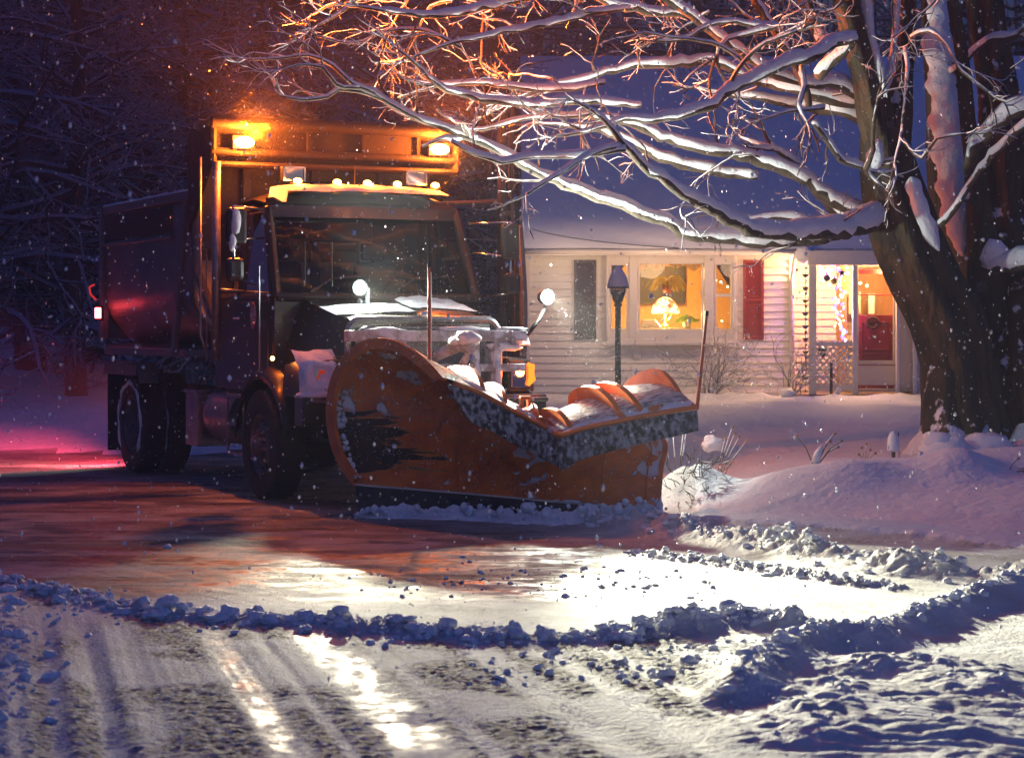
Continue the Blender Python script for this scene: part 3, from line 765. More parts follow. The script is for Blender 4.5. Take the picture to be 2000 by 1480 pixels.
for x in (-.75, 0, .75): br.b2(x-.05, x+.05, y0-.14, y0-.076, 1.5, 3.5)
br.b2(-1.26,1.26,y0-.13,y0-.0765,2.43,2.50)
for sx in (-1,1): br.tube([(sx*1.27,y0-.10,3.6),(sx*1.27,y0-.10,2.2),(sx*1.1,y0-.10,1.75),(sx*.7,y0-.10,1.50)], .05, 8)
br.build('bulkhead_rib', BODYP, body, bevel=.01)
cs = MB()   # cab shield canopy with a beaded front edge
cs.hexa([(-1.33,1.15,3.42),(1.33,1.15,3.42),(1.33,y0,3.55),(-1.33,y0,3.55),(-1.33,1.15,3.45),(1.33,1.15,3.45),(1.33,y0,3.62),(-1.33,y0,3.62)])
cs.b2(-1.34,1.34,1.14,1.16,3.24,3.66)
for sx in (-1,1): cs.hexa([(sx*1.30,1.12,3.26),(sx*1.34,1.12,3.26),(sx*1.34,y0,2.6),(sx*1.30,y0,2.6),(sx*1.30,1.12,3.6),(sx*1.34,1.12,3.6),(sx*1.34,y0,3.62),(sx*1.30,y0,3.62)])
cs.build('cab_shield', SHLD, body, bevel=.008, smooth=True, auto=40)
cb_ = MB(); cb_.tube([(-1.34,1.08,3.655),(1.34,1.08,3.655)], .065, 12); cb_.tube([(-1.34,1.10,3.36),(1.34,1.10,3.36)], .05, 10); cb_.tube([(-1.34,1.10,3.24),(1.34,1.10,3.24)], .035, 8)
for sx in (-1,1): cb_.tube([(sx*1.32,1.09,3.24),(sx*1.32,1.09,3.66)], .04, 8)
for k in range(4): cb_.b2(-.9+.6*k-.02,-.9+.6*k+.02,1.10,1.139,3.40,3.60)
cb_.build('shield_rail', mat('worn_rail', (.018,.013,.014), .75, col2=(.006,.005,.005), nscale=6, bump=.3), body, smooth=True, auto=40)
tp = MB(); tp.tube([(-1.25,y0,3.74),(1.25,y0,3.74)], .07, 10); tp.tube([(-1.2,1.3,3.70),(1.2,1.3,3.70)], .05, 10); tp.build('tarp_roll', BLACK, body, smooth=True)
sn = MB()
rows = []
for i in range(12):
    y = 1.08+i*.06; rows.append([(-1.32+2.64*j/40, y, 3.69+.02*math.sin(j*.9+i)+.03*rnd.random()-(.05 if i in (0,11) else 0)) for j in range(41)])
sn.grid(rows); sn.build('snow', SNOW, body, smooth=True)
tg = MB(); tg.hexa([(-1.3,y1,1.5),(1.3,y1,1.5),(1.3,y1+.08,1.5),(-1.3,y1+.08,1.5),(-1.3,y1+.1,2.95),(1.3,y1+.1,2.95),(1.3,y1+.18,2.95),(-1.3,y1+.18,2.95)]); tg.build('tailgate', BODYP, truck, bevel=.01)
BEAC = [(-1.02,1.02,3.46),(1.10,1.02,3.47)]
for p in BEAC:
    k = MB(); k.box((p[0],p[1]+.035,p[2]),(.24,.05,.14)); q = k.build('beacon', BLACK, truck, bevel=.01)
    l = MB(); l.ball((p[0],p[1]-.01,p[2]),.05,16,0,(2.0,.8,1.05)); l.build('lens', AMB, q, smooth=True)
for sx in (-1,1):
    fn = MB()
    fn.b2(sx*1.30-.18,sx*1.30+.04,3.72,5.02,1.22,1.25); fn.b2(sx*1.33,sx*1.35,3.72,5.02,1.10,1.26)
    fn.hexa([(sx*1.12,3.60,1.02),(sx*1.34,3.60,1.02),(sx*1.34,3.72,1.22),(sx*1.12,3.72,1.22),(sx*1.12,3.60,1.05),(sx*1.34,3.60,1.05),(sx*1.34,3.72,1.25),(sx*1.12,3.72,1.25)])
    fn.build('rear_fender', BODYP, truck)
    mf = MB(); mf.b2(sx*.98-.33,sx*.98+.33,5.0,5.02,.22,1.15); mf.build('mud_flap', RUBBER, truck)
tl = MB(); tl.box((-1.38,5.12,1.80),(.07,.10,.17)); q = tl.build('tail_lamp', BLACK, truck, bevel=.01)
l = MB(); l.box((-1.40,5.06,1.80),(.045,.02,.12)); l.box((-1.42,5.12,1.80),(.01,.08,.12)); l.build('lens', REDL, q, bevel=.004)
l = MB(); l.tube([(-1.40,5.18,1.95),(-1.47,5.18,2.02),(-1.48,5.18,2.10),(-1.42,5.18,2.13)], .012, 6); l.build('bracket', emis('bracket_red_glow',(.9,.05,.05),.6), q)  # no lamp: red light put into the bracket as a faint glow
mk = MB(); mk.ball((-1.235,-.42,1.34),.022,8); mk.build('marker_lamp', AMB2, truck, smooth=True)
# wing plow masts and the folded wing blade
ms = MB(); ms.tube([(-1.34,.92,1.30),(-1.34,.92,3.25)], .045, 12)
for k in range(60): a = .0; ms.ball((-1.42,.98,1.32+.018*k), .010, 5)
ms.tube([(-1.34,.92,2.0),(-1.05,.95,1.98)], .02, 6); ms.tube([(-1.47,1.02,3.30),(-1.47,1.02,1.55),(-1.42,.95,1.35)], .014, 6)
ms.build('wing_mast', STEEL, truck, smooth=True)
ms = MB()
ms.b2(1.80,1.86,1.02,1.10,.9,3.95); ms.b2(1.92,1.96,1.02,1.10,.9,3.95)
for z in (1.2,2.0,2.8,3.6,3.9): ms.b2(1.86,1.92,1.03,1.09,z,z+.06)
ms.tube([(1.10,1.0,2.9),(1.83,1.05,2.95)], .03, 8); ms.tube([(1.0,1.2,1.0),(1.83,1.06,1.0)], .05, 8)
for k in range(40): ms.ball((1.89,1.01,3.0+.02*k), .011, 5)
ms.build('wing_mast', DARK, truck)
wg = MB(); rows = []
for i in range(13):
    t = i/12; z = .75+1.95*t; bow = .12*math.sin(math.pi*t)
    rows.append([(1.98+.28*u-.0, .95+.9*u-bow, z) for u in (0,.25,.5,.75,1)])
wg.grid(rows); wing = wg.build('wing_blade', GREYB, truck, smooth=True, solid=.03)
k = MB()
for u in (.1,.45,.8): k.tube([(1.98+.28*u,.95+.9*u-.06-.12*math.sin(math.pi*t),.75+1.95*t) for t in [i/10 for i in range(11)]], .03, 6)
k.build('blade_rib', GREYB, wing, smooth=True)
ex = MB(); ex.tube([(1.16,1.85,1.1),(1.16,1.85,3.1),(1.16,1.95,3.2)], .07, 14); ex.build('exhaust_stack', STEEL, truck, smooth=True)

# hitch tower
ht = MB()
ht.b2(-.86,.92,-1.38,-1.26,1.50,1.60); ht.b2(-.86,.92,-1.36,-1.28,1.22,1.29)
for x in (-.66,-.33,.40,.62): ht.b2(x-.04,x+.04,-1.37,-1.27,.72,1.50)
ht.b2(-.45,.5,-1.50,-1.38,.62,.78)
for x in (-.62,.62): ht.tube([(x,-1.2,.62),(x*.9,-1.9,.42)], .055, 8); ht.b2(x-.05,x+.05,-1.35,-.9,.55,1.5)
ht.tube([(-.02,-1.30,1.35),(.10,-1.65,1.46),(.16,-1.80,1.43)], .055, 8)
ht.tube([(.05,-1.25,.85),(.15,-1.75,1.40)], .035, 8)
ht.hexa([(.75,-1.40,1.46),(1.02,-1.25,1.46),(1.04,-1.15,1.46),(.75,-1.2,1.46),(.75,-1.40,1.60),(.98,-1.25,1.60),(1.0,-1.15,1.60),(.75,-1.2,1.60)])
hitch = ht.build('plow_hitch', HITCH, truck, bevel=.01)
k = MB()
for i in range(15): k.lathe([(.020,-.006),(.030,0),(.020,.006),(.012,0),(.020,-.006)], (.16,-1.80,1.36-.036*i), 'x' if i % 2 else 'y', 8)
k.build('lift_chain', STEEL, hitch)
k = MB(); k.hexa([(-.02,-1.85,.74),(.34,-1.85,.74),(.34,-1.75,.74),(-.02,-1.75,.74),(.12,-1.84,.92),(.20,-1.84,.92),(.20,-1.76,.92),(.12,-1.76,.92)]); k.build('lift_plate', HITCH, hitch)

# plow lamps on arms
WL = [M_L @ P(700,562,20.0), M_L @ P(1066,580,20.15)]
for i, p in enumerate(WL):
    base = Vector((p.x,p.y-.02,1.80)) if i == 0 else Vector((.98,-1.25,1.55))
    a = MB(); a.tube([base, base.lerp(p, .5)+Vector((.03,0,-.03)), p-Vector((0,-.02,.10))], .02, 8)
    a.lathe([(.04,.10),(.062,.06),(.074,.0),(.078,-.04),(.068,-.04),(.06,0),(.001,.01)], p, 'y', 18); q = a.build('plow_lamp', BLACK, truck, smooth=True)
    l = MB(); l.ball(p+Vector((0,-.045,0)), .052, 16, 0, (1,.35,1)); l.build('lens', WHT, q, smooth=True)
if True:
    k = MB(); p = WL[0]; k.tube([p+Vector((.1,.02,.0)), p+Vector((.1,.02,-.45)), p+Vector((.13,.02,-.6))], .025, 6); k.build('guard_bar', STEEL, truck)

# snow lying on the truck
def snow_patch(x0,x1,y0,y1,zf,th,seed,n=26,m=12):
    b = MB(); rows = []
    for i in range(m+1):
        v = i/m; row = []
        for j in range(n+1):
            u = j/n; e = min(1, 6*u*(1-u)*1.2)*min(1, 6*v*(1-v)*1.2)
            q = mnoise.noise(Vector((u*6+seed, v*4, seed)))
            ex = 1+.0*q
            x = x0+(x1-x0)*u; y = y0+(y1-y0)*v+ .05*q
            row.append((x, y, zf(x, y)-.015+th*max(0, e*(.7+.6*q))+.004*rnd.random()))
        rows.append(row)
    b.grid(rows); return b
def hoodz(x, y):
    t = -y/1.02; z = 1.93-.18*t; hw = .97-.14*t; return z-.05*(x/hw)**2
b = snow_patch(-.95,.80,.10,.60,lambda x,y: 3.0+.02*(1-x*x)-(.10 if abs(x)>.9 else 0)-.25*max(0,.36-y),.026,3,90,18)
b.build('snow', SNOW, truck, smooth=True)
b = snow_patch(.10,.80,-.55,.0,hoodz,.045,5); b.build('snow', SNOW, truck, smooth=True)
b = snow_patch(-.75,.05,-.8,-.35,hoodz,.018,9); b.build('snow', SNOW, truck, smooth=True)
b = MB()   # plastered over the left headlight and fender front
rows = []
for i in range(31):
    v = i/30; row = []
    for j in range(27):
        u = j/26; q = mnoise.noise(Vector((u*3.3,v*3.3,2.2))); q2 = mnoise.noise(Vector((u*11,v*11,7)))
        du = abs(u-.5)*2; dv = abs(v-.5)*2; e = max(0, 1-(du**3+dv**3)*(1+.5*q))
        hole = math.exp(-(((u-.52)/.25)**4+((v-.42)/.22)**4))
        row.append((-1.20+.36*u, -1.04-.09*u+.22*v**3-.12*e**.4*(1+.3*q)+.075*hole-.008*q2, 1.0+.42*v+.02*q))
    rows.append(row)
b.grid(rows); b.build('snow', SNOW, truck, smooth=True)
b = MB()
for (x,y,z,r,sq) in ((.15,-1.72,1.52,.10,(1.2,1,.75)),(.08,-1.66,1.50,.07,(1.2,1,.7)),(-.5,-1.33,1.60,.05,(4.5,1,.5)),(.3,-1.33,1.61,.05,(5,1,.55)),(.80,-1.3,1.61,.05,(3,1.2,.5)),(.7,-1.33,1.45,.07,(2.6,.7,.7)),(-1.05,-1.12,1.02,.06,(3.6,1.5,.6)),(-1.47,-.06,2.60,.05,(1,1,2.4)),(-1.5,-.06,2.42,.035,(1,1,2))):
    b = MB(); b.ball((x,y,z), r, 16, .5, sq); b.build('snow', SNOW, truck, smooth=True)
for x in (-.66,-.33,.40,.62): b = MB(); b.ball((x,-1.385,1.1), .035, 8, .7, (1,.5,7)); b.build('snow', SNOW, truck, smooth=True)
# ---------------------------------------------------------------- plow blade (sections traced as real 3-D curves, in the truck's frame)
SEC = [  # bottom -> back -> top -> front lip : (px, py, distance)
 [(694,948,18.45),(662,900,18.60),(645,845,18.78),(642,790,18.88),(655,730,18.90),(688,684,18.80),(735,664,18.60),(790,676,18.35),(835,712,18.12),(862,742,17.95)],
 [(735,952,18.38),(712,905,18.58),(700,850,18.80),(700,795,18.92),(716,748,18.95),(750,712,18.86),(792,700,18.62),(838,708,18.36),(872,728,18.14),(893,752,17.98)],
 [(800,957,18.25),(790,912,18.48),(785,862,18.70),(790,815,18.84),(806,778,18.86),(834,752,18.78),(868,740,18.58),(905,742,18.34),(930,754,18.12),(944,772,17.95)],
 [(900,965,18.05),(898,925,18.30),(898,882,18.52),(904,845,18.64),(916,815,18.66),(938,794,18.58),(962,783,18.42),(986,784,18.22),(1002,794,18.0),(1010,808,17.85)],
 [(1000,974,17.80),(1004,940,18.05),(1008,906,18.26),(1016,876,18.36),(1026,850,18.36),(1040,832,18.28),(1056,822,18.12),(1072,822,17.94),(1082,832,17.76),(1087,846,17.62)],
 [(1060,980,17.65),(1064,946,17.88),(1068,912,18.06),(1074,882,18.15),(1080,858,18.14),(1088,842,18.06),(1094,834,17.92),(1096,834,17.78),(1096,840,17.64),(1094,851,17.52)],
 [(1140,986,17.62),(1142,950,17.84),(1144,914,18.04),(1146,880,18.16),(1146,850,18.18),(1144,826,18.14),(1142,812,18.02),(1140,810,17.88),(1138,820,17.72),(1136,838,17.60)],
 [(1210,994,17.62),(1211,956,17.86),(1212,914,18.10),(1213,872,18.24),(1212,836,18.28),(1208,806,18.24),(1203,790,18.12),(1200,788,17.96),(1200,800,17.78),(1202,824,17.62)],
 [(1262,1000,17.64),(1264,958,17.90),(1268,912,18.16),(1272,866,18.32),(1276,824,18.38),(1278,786,18.34),(1280,766,18.22),(1284,762,18.04),(1290,776,17.82),(1296,806,17.64)],
 [(1286,1004,17.66),(1288,960,17.92),(1292,912,18.18),(1298,862,18.36),(1306,826,18.40),(1318,790,18.38),(1330,764,18.28),(1342,754,18.10),(1352,766,17.90),(1360,796,17.70)],
]
def cr(a, b_, c, d, t):
    t2, t3 = t*t, t*t*t
    return .5*((2*b_)+(c-a)*t+(2*a-5*b_+4*c-d)*t2+(3*b_-a-3*c+d)*t3)
def skew(k, s):      # the profiles lie in planes that run along the truck, not across the view
    w = min(1, max(0, (k-3)/2)); yl = s[-1][2]; dy = -.30*max(0, 1-k/3)
    return [(px-150*w*max(0, Y-yl)*min(1, max(0, (j-3)/2)), py, Y+dy) for j, (px, py, Y) in enumerate(s)]
S3 = [[M_L @ P(*p) for p in skew(k, s)] for k, s in enumerate(SEC)]
def samp(arr, t):
    n = len(arr)-1; x = min(max(t, 0), 1)*n; i = min(int(x), n-1); f = x-i
    return cr(arr[max(i-1,0)], arr[i], arr[i+1], arr[min(i+2,n)], f)
NS, NT = 110, 44
secs = []
for i in range(NS+1):
    s = i/NS; col = [samp([S3[k][j] for k in range(len(S3))], s) for j in range(10)]
    secs.append([samp(col, j/NT) for j in range(NT+1)])
bl = MB(); bl.grid(secs)
plow = bl.build('plow_blade', PLOWM, truck, smooth=True)
ca = plow.data.color_attributes.new('wear', 'FLOAT_COLOR', 'POINT'); col = []
for i in range(NS+1):
    for j in range(NT+1):
        s, t = i/NS, j/NT
        worn = max(0, 1-abs(t-.20)/.24)*max(0, 1-max(0, s-.06)/.36)*1.0+.12
        if t > .45: worn *= .3
        worn = max(worn, .75*max(0,(t-.62)/.3) if s > .04 else 0)*(1 if t<.9 else .5)
        snow = .0
        snow = max(snow, .62*math.exp(-((t-.34)/.10)**2)*(1-min(1,s/.40)))
        snow = max(snow, .60*math.exp(-((s-.54)/.13)**2)*math.exp(-((t-.30)/.22)**2))
        snow = max(snow, .72*max(0, (s-.72)/.28)*max(0,1-abs(t-.42)/.5)*1.4)
        snow = max(snow, .60*max(0, (.13-t)/.13)*(.45+.55*s))
        if t > .52 and s > .44: snow = max(snow, .52*min(1,(t-.52)/.08)); worn *= .2
        if .5 < t < .8 and s < .3: snow = max(snow, .40)
        col += [worn, snow, 0, 1]
ca.data.foreach_set('color', col)
md = plow.modifiers.new('solid', 'SOLIDIFY'); md.thickness = .022; md.offset = 1
# outward direction of the skin for the ribs
def outward(i, j):
    a = secs[max(i-1,0)][j]; b_ = secs[min(i+1,NS)][j]; c = secs[i][max(j-1,0)]; d = secs[i][min(j+1,NT)]
    n = (b_-a).cross(d-c); n.normalize()
    ctr = sum(secs[i], Vector())/(NT+1)
    return n if n.dot(secs[i][j]-ctr) > 0 else -n
def rib(s, j0, j1, h, th=.022, name='blade_rib', m=ORP, back=None):
    i = round(s*NS); b = MB(); n = j1-j0; rows = []
    ax = (secs[min(i+1,NS)][NT//2]-secs[max(i-1,0)][NT//2]).normalized()*th
    inn = []; out = []
    for j in range(j0, j1+1):
        k = (j-j0)/n; p = secs[i][j]; o = outward(i, j); o = (o-ax.normalized()*o.dot(ax.normalized())).normalized()
        hh = h*min(1, 4.2*k*(1-k)+.12)
        inn.append(p-o*.01); out.append(p+o*hh)
    rows = [[q-ax for q in inn],[q-ax for q in out],[q+ax for q in out],[q+ax for q in inn]]
    b.grid([[r[k] for r in rows] for k in range(len(inn))], closed=True)
    return b.build(name, m, plow, smooth=True, auto=35)
rib(.225, 16, 42, .13); rib(.30, 16, 42, .11)
rib(.395, 18, 43, .11); rib(.50, 20, 43, .09)
rib(.625, 20, 43, .10); rib(.80, 20, 43, .13); rib(.845, 20, 43, .11); rib(.992, 22, 40, .15)
# rolled end flange round the tall left end, smaller one right
def edge(i, w, name):
    b = MB(); path = secs[i]; rows = []
    d = (secs[1][NT//2]-secs[0][NT//2]).normalized() if i == 0 else (secs[NS][NT//2]-secs[NS-1][NT//2]).normalized()
    ctr = sum(path, Vector())/len(path)
    for j, p in enumerate(path):
        o = (ctr-p).normalized()
        if i != 0: o = o*.35
        rows.append([p-o*.012-d*.02, p+o*w-d*.02, p+o*w+d*.02, p-o*.012+d*.02])
    b.grid(rows, closed=True); return b.build(name, ORP, plow, smooth=True, auto=35)
edge(0, .085, 'end_plate'); edge(NS, .03, 'end_plate')
for s_0 in (.33,.56,.72,.88):
    i = round(s_0*NS); b = MB(); b.tube([secs[i][j]-outward(i,j)*.012 for j in range(1, 17)], .007, 5, jit=.3); b.build('weld_seam', ORP, plow, smooth=True)
for k in range(22):
    b = MB(); i = min(NS-1, 3+k*5); p = M_W @ secs[i][0]; b.ball(M_L @ Vector((p.x+.02,p.y-.045,p.z-.07)), .014, 8, 0, (1,.6,1)); b.build('bolt', STEEL, plow, smooth=True)
# centre lug with a slot
ck = secs[round(.455*NS)][30]; u_ = Vector((1,0,0))
b = MB(); o = ck+Vector((0,0,.10))
for dx in (-.035,.035): b.box(o+Vector((dx,0,.03)), (.026,.05,.14))
b.box(o+Vector((0,0,.105)), (.096,.05,.03)); b.box(o+Vector((0,0,-.05)), (.14,.05,.06))
b.build('lifting_lug', ORP, plow, bevel=.006)
# orange lip and dark rubber snow deflector hanging ahead of it
lip = MB(); lp = [secs[i][NT] for i in range(10, NS+1, 2)]
lip.tube([p+Vector((0,-.01,.004)) for p in lp], .022, 6); 
lip.build('lip_bar', ORP, plow, smooth=True)
fl = MB(); rows = []
for i in range(6, NS+1):
    s = i/NS; p = secs[i][NT]; k = min(1, (s-.05)/.12)
    ln_ = .25*k if s < .5 else .25-.08*(s-.5)*2
    fw = Vector((math.sin(-PSI)*0, -1, 0))
    fd = M_L.to_3x3() @ Vector((.12,-1,0))
    row = []
    for j in range(7):
        t = j/6; row.append(p+fd*(.03+.10*math.sin(t*1.2)*.6)+Vector((0,0,-.02-ln_*t*(1+.05*mnoise.noise(Vector((s*22,3,0)))*t)))+Vector((0,.012*mnoise.noise(Vector((s*14,t*2,1))),0)))
    rows.append(row)
fl.grid(rows); fl.build('rubber_flap', FLAP, plow, smooth=True, solid=.018)
b = MB(); rows = []       # snow lying along the lip
for i in range(16, NS//2+1):
    s = i/NS; row = []
    for j in range(9):
        t = j/8; jj = round(NT-1-t*(9 if s < .47 else 13)); q = secs[i][jj]; o = outward(i, jj)
        th = .030*math.sin(math.pi*t)**.6*(.7+.6*mnoise.noise(Vector((s*30, t*3, 0))))*(1 if s < .47 else .5)
        row.append(q+o*(max(0,th)+.003)+Vector((0,0,.004)))
    rows.append(row)
b.grid(rows); b.build('snow', SNOW, plow, smooth=True)
b = MB(); rows = []       # frosted steel back of the roll on the right wing
for i in range(round(.45*NS), NS):
    rows.append([secs[i][j]+outward(i, j)*.026 for j in range(23, NT-1)])
b.grid(rows); b.build('roll_skin', TUBS, plow, smooth=True)
# cutting edge with a pale line above it, and packed snow on its foot
ce = MB(); rows = []
for i in range(0, NS+1, 2):
    p = secs[i][0]; w_ = M_W @ p; dn = Vector((.03, -.06, 0)); 
    z = w_.z; a = p+(M_L.to_3x3() @ Vector((0,-.012,0)))
    bt = p+(M_L.to_3x3() @ dn); bt.z = .03
    if i == 0: pass
    rows.append([a+Vector((0,0,.02)), a, bt, bt+(M_L.to_3x3() @ Vector((0,.03,0))), a+(M_L.to_3x3() @ Vector((0,.03,0)))])
ce.grid(rows, closed=True); ce.build('cutting_edge', mat('edge_steel', (.045,.035,.030), .5, metal=.4, noise=.6, nscale=9, bump=.4), plow)
b = MB(); b.tube([secs[i][0]+(M_L.to_3x3() @ Vector((0,-.02,.012))) for i in range(0, NS+1, 3)], .009, 5); b.build('trim_strip', mat('pale_strip', (.55,.5,.45), .5), plow)
b = MB(); r_ = random.Random(12); rows = []
for i in range(4, NS+2):
    i_ = min(i, NS); s = i_/NS; p = M_W @ secs[i_][0]; row = []
    top = (.10+.06*mnoise.noise(Vector((s*17,0,0)))+.05*mnoise.noise(Vector((s*45,2,0))))*min(1,s*9)+.16*max(0,s-.45)
    for j in range(13):
        t = j/12; th = (.05+.16*t**1.5)*(1+.5*mnoise.noise(Vector((s*30,t*4,5))))*(.4+.8*min(1,s*2.2))
        q = Vector((p.x+(.03 if s>.9 else 0), p.y-.05-th*.8, max(.0, top*(1-t))+.0)); q.y -= .015*mnoise.noise(Vector((s*90,t*10,1)))
        row.append(M_L @ q)
    rows.append(row)
b.grid(rows)
for k in range(160):
    s = r_.random()**.8; i_ = min(NS, int(s*NS)); p = M_W @ secs[i_][0]; sz = .012+.035*r_.random()**3
    q = Vector((p.x+r_.gauss(0,.03), p.y-.08-.12*r_.random(), r_.random()*.16*(.4+s))); b.ball(M_L @ q, sz, 7, .8)
for k in range(60):     # stuck lumps inside the tall end
    t = r_.random(); j = int(2+t*16); i_ = int(2+r_.random()*6); q = secs[i_][j]-outward(i_, j)*.02; b.ball(q, .012+.026*r_.random()**2, 7, .8)
b.build('snow', SNOW, plow, smooth=True)
# orange-red guide markers
MK = mat('marker_rod', (.62,.10,.03), .5); MKW = mat('marker_band', (.75,.7,.6), .5)
for (pa, pb, Y0, Y1) in (((838,722),(838,520),17.98,17.98),((1361,800),(1380,614),17.70,17.7)):
    a_, c_ = M_L @ P(*pa, Y0), M_L @ P(*pb, Y1); b = MB(); b.cyl(a_, c_, .016, .013, 8); q = b.build('guide_marker', MK, plow)
    b = MB(); e = (c_-a_).normalized(); b.cyl(c_-e*.01, c_+e*.03, .017, .015, 8); b.build('cap', BLACK, q)
    if pa[0] < 900:
        b = MB(); b.cyl(a_+Vector((.016,.0,0))+e*.05, c_+Vector((.016,0,0))-e*.05, .007, .006, 6); b.build('reflective_tape', MKW, q)
for x in (-.8,.7): b = MB(); b.tube([(x,-1.35,.5),(x*.9,-2.0,.45)], .06, 8); b.build('push_arm', FRAME, truck)

# ---------------------------------------------------------------- lamps that are lit in the photograph
AMBC = (1,.33,.035)
AMBC = (1,.155,.008)
for p in BEAC:
    light('POINT', 'beacon_light', (p[0],p[1]-.075,p[2]+.01), 360, AMBC, truck, .05)
    light('SPOT', 'beacon_beam', (p[0],p[1]-.16,p[2]+.02), 2700, AMBC, truck, .05, target=(p[0],p[1]-.16-.62,p[2]+.02+.78), cone=142, blend=.4)
for x in (-.68,-.27,.05,.37,.78): light('POINT', 'marker_light', (x,.34,3.06), 11, (1,.2,.012), truck, .03)
def W2L(x, y, z): return M_L @ Vector((x, y, z))
for i, p in enumerate(WL):
    q = p+Vector((0,-.11,0))
    if i == 0:
        light('SPOT', 'plow_spot', q, 620, (1,.99,.74), truck, .035, target=W2L(.9,12.5,0), cone=66, blend=.35)
        light('SPOT', 'plow_beam', q, 2700, (1,.99,.74), truck, .035, target=W2L(2.5,14.0,0), cone=40, blend=1)
        light('SPOT', 'near_beam', q, 3000, (1,.99,.72), truck, .035, target=W2L(.7,8.6,0), cone=36, blend=1)
    else:
        light('SPOT', 'plow_spot', q, 150, (1,1,.78), truck, .04, target=W2L(.6,13,0), cone=80, blend=.6)
        light('SPOT', 'near_beam', q, 14000, (1,.99,.74), truck, .035, target=W2L(2.3,9.4,0), cone=27, blend=1)
        light('SPOT', 'side_beam', q, 300, (.95,1,.84), truck, .04, target=W2L(1.5,19.3,.1), cone=44, blend=.9)
    light('SPOT', 'plow_spill', q, (480,560)[i], (.90,1,.88), truck, .06, target=q+Vector((.35,-.55,1.1)), cone=150, blend=.5)
    light('POINT', 'plow_glow', q, (30,90)[i], (.85,1,.95), truck, .06)
light('POINT', 'turn_light', (1.10,-1.22,1.2), 25, AMBC, truck, .04)
light('POINT', 'side_marker_light', (-1.30,-.46,1.36), 4, AMBC, truck, .03)
light('POINT', 'tail_light', (-1.52,4.95,1.80), 1.3, (1,.04,.06), truck, .04)
light('SPOT', 'tail_light_far', (-.6,5.5,.9), 1100, (1,.06,.10), truck, .05, target=(-3.6,7.6,-.5), cone=112, blend=.6)
light('SPOT', 'rear_work_light', (-.9,5.35,1.15), 90, (.85,1,.80), truck, .05, target=(-3.2,6.0,-.6), cone=100, blend=.9)
# ---------------------------------------------------------------- house (front wall 36 m away)
HY = 36.0
def hx(px, Y=HY): return (px-1000)/F*Y
def hz(py, Y=HY): return CH+(HZ-py)/F*Y
SID = mat('clapboard', (.80,.77,.68), .6, noise=.08, nscale=3, bump=.1)
TRIM = mat('white_trim', (.70,.66,.60), .5, noise=.08, nscale=4)
REDP = mat('red_paint', (.30,.022,.018), .5, noise=.25, nscale=5)
BRSH = mat('dark_shutter_paint', (.060,.028,.034), .6, noise=.2)
WALLI = mat('inside_wall', (.40,.24,.08), .8)
house = empty('house', (0,0,0)); tag(house, 'white clapboard house with snowy roof, lit bay window and side porch', 'house')
def openings_boards(b, x0, x1, z0, z1, y, holes, bh=.125):
    z = z0
    while z < z1-1e-6:
        t = min(z+bh, z1); zm = (z+t)/2
        cuts = sorted([(a, c) for a, c, d, e in holes if d < zm < e]); x = x0
        for a, c in cuts+[(x1, x1)]:
            if a > x+1e-4: b.hexa([(x,y-.034,z),(a,y-.034,z),(a,y+.05,z),(x,y+.05,z),(x,y-.002,t),(a,y-.002,t),(a,y+.05,t),(x,y+.05,t)])
            x = max(x, c)
        z = t
GZ = .30
bay = (hx(1183), hx(1436), hz(668), hz(492))
b = MB(); openings_boards(b, hx(1030), hx(1548), GZ, hz(489), HY, [bay]); 
b.build('wall', SID, house)
b = MB(); b.b2(hx(1030)-.05,hx(1030)+.04,HY-.04,HY+.04,GZ,hz(489)); b.b2(hx(1548)-.06,hx(1548)+.03,HY-.035,HY+.03,GZ,hz(489))
b.b2(hx(1030),hx(1548)-.07,HY-.045,HY-.024,hz(500),hz(489)); b.build('corner_board', TRIM, house)
# roof under snow
b = MB(); RX0, RX1 = hx(1026), 11.0; ey, ez, ry, rz = HY-.45, hz(487), 41.5, 6.75
b.hexa([(RX0,ey,ez-.06),(RX1,ey,ez-.06),(RX1,ry,rz-.06),(RX0,ry,rz-.06),(RX0,ey,ez),(RX1,ey,ez),(RX1,ry,rz),(RX0,ry,rz)])
b.hexa([(RX0,ry,rz-.06),(RX1,ry,rz-.06),(RX1,ry+5.5,ez),(RX0,ry+5.5,ez),(RX0,ry,rz),(RX1,ry,rz),(RX1,ry+5.5,ez+.06),(RX0,ry+5.5,ez+.06)])
b.b2(RX0,RX1-1,ey-.10,ey-.002,ez-.12,ez-.02)
b.b2(RX0,hx(1548),ey+.0,HY,ez-.10,ez-.062)
roof = b.build('roof', TRIM, house)
b = MB(); rows = []
for i in range(31):
    v = i/30; row = []
    for j in range(71):
        u = j/70; x = RX0-.06+(RX1-RX0+.1)*u; y = ey-.10+(ry-ey+.1)*v; z = ez+(rz-ez)*v
        edge = min(1, v*14+.0); row.append((x, y+.03*mnoise.noise(Vector((x*2,v*3,1))), z+.01+(.20*edge**.5 if v > 0 else -.02)+.03*mnoise.noise(Vector((x*.8,y*.8,0)))))
    rows.append(row)
row = [(x, ry+5.6, ez+.1) for x, y, z in rows[-1]]; rows.append([(x, ry+.35, z-.05) for x, y, z in rows[-1]]); rows.append(row)
b.grid(rows); b.build('snow', SNOWR, roof, smooth=True)
b = MB()
openings_boards(b, RX0+.1, 11, GZ, 1.0, 46.5, [])
b.hexa([(RX0+.05,HY+.05,GZ),(RX0+.1,HY+.05,GZ),(RX0+.1,46.6,GZ),(RX0+.05,46.6,GZ),(RX0+.05,HY+.05,ez-.05),(RX0+.1,HY+.05,ez-.05),(RX0+.1,46.6,ez-.05),(RX0+.05,46.6,ez-.05)])
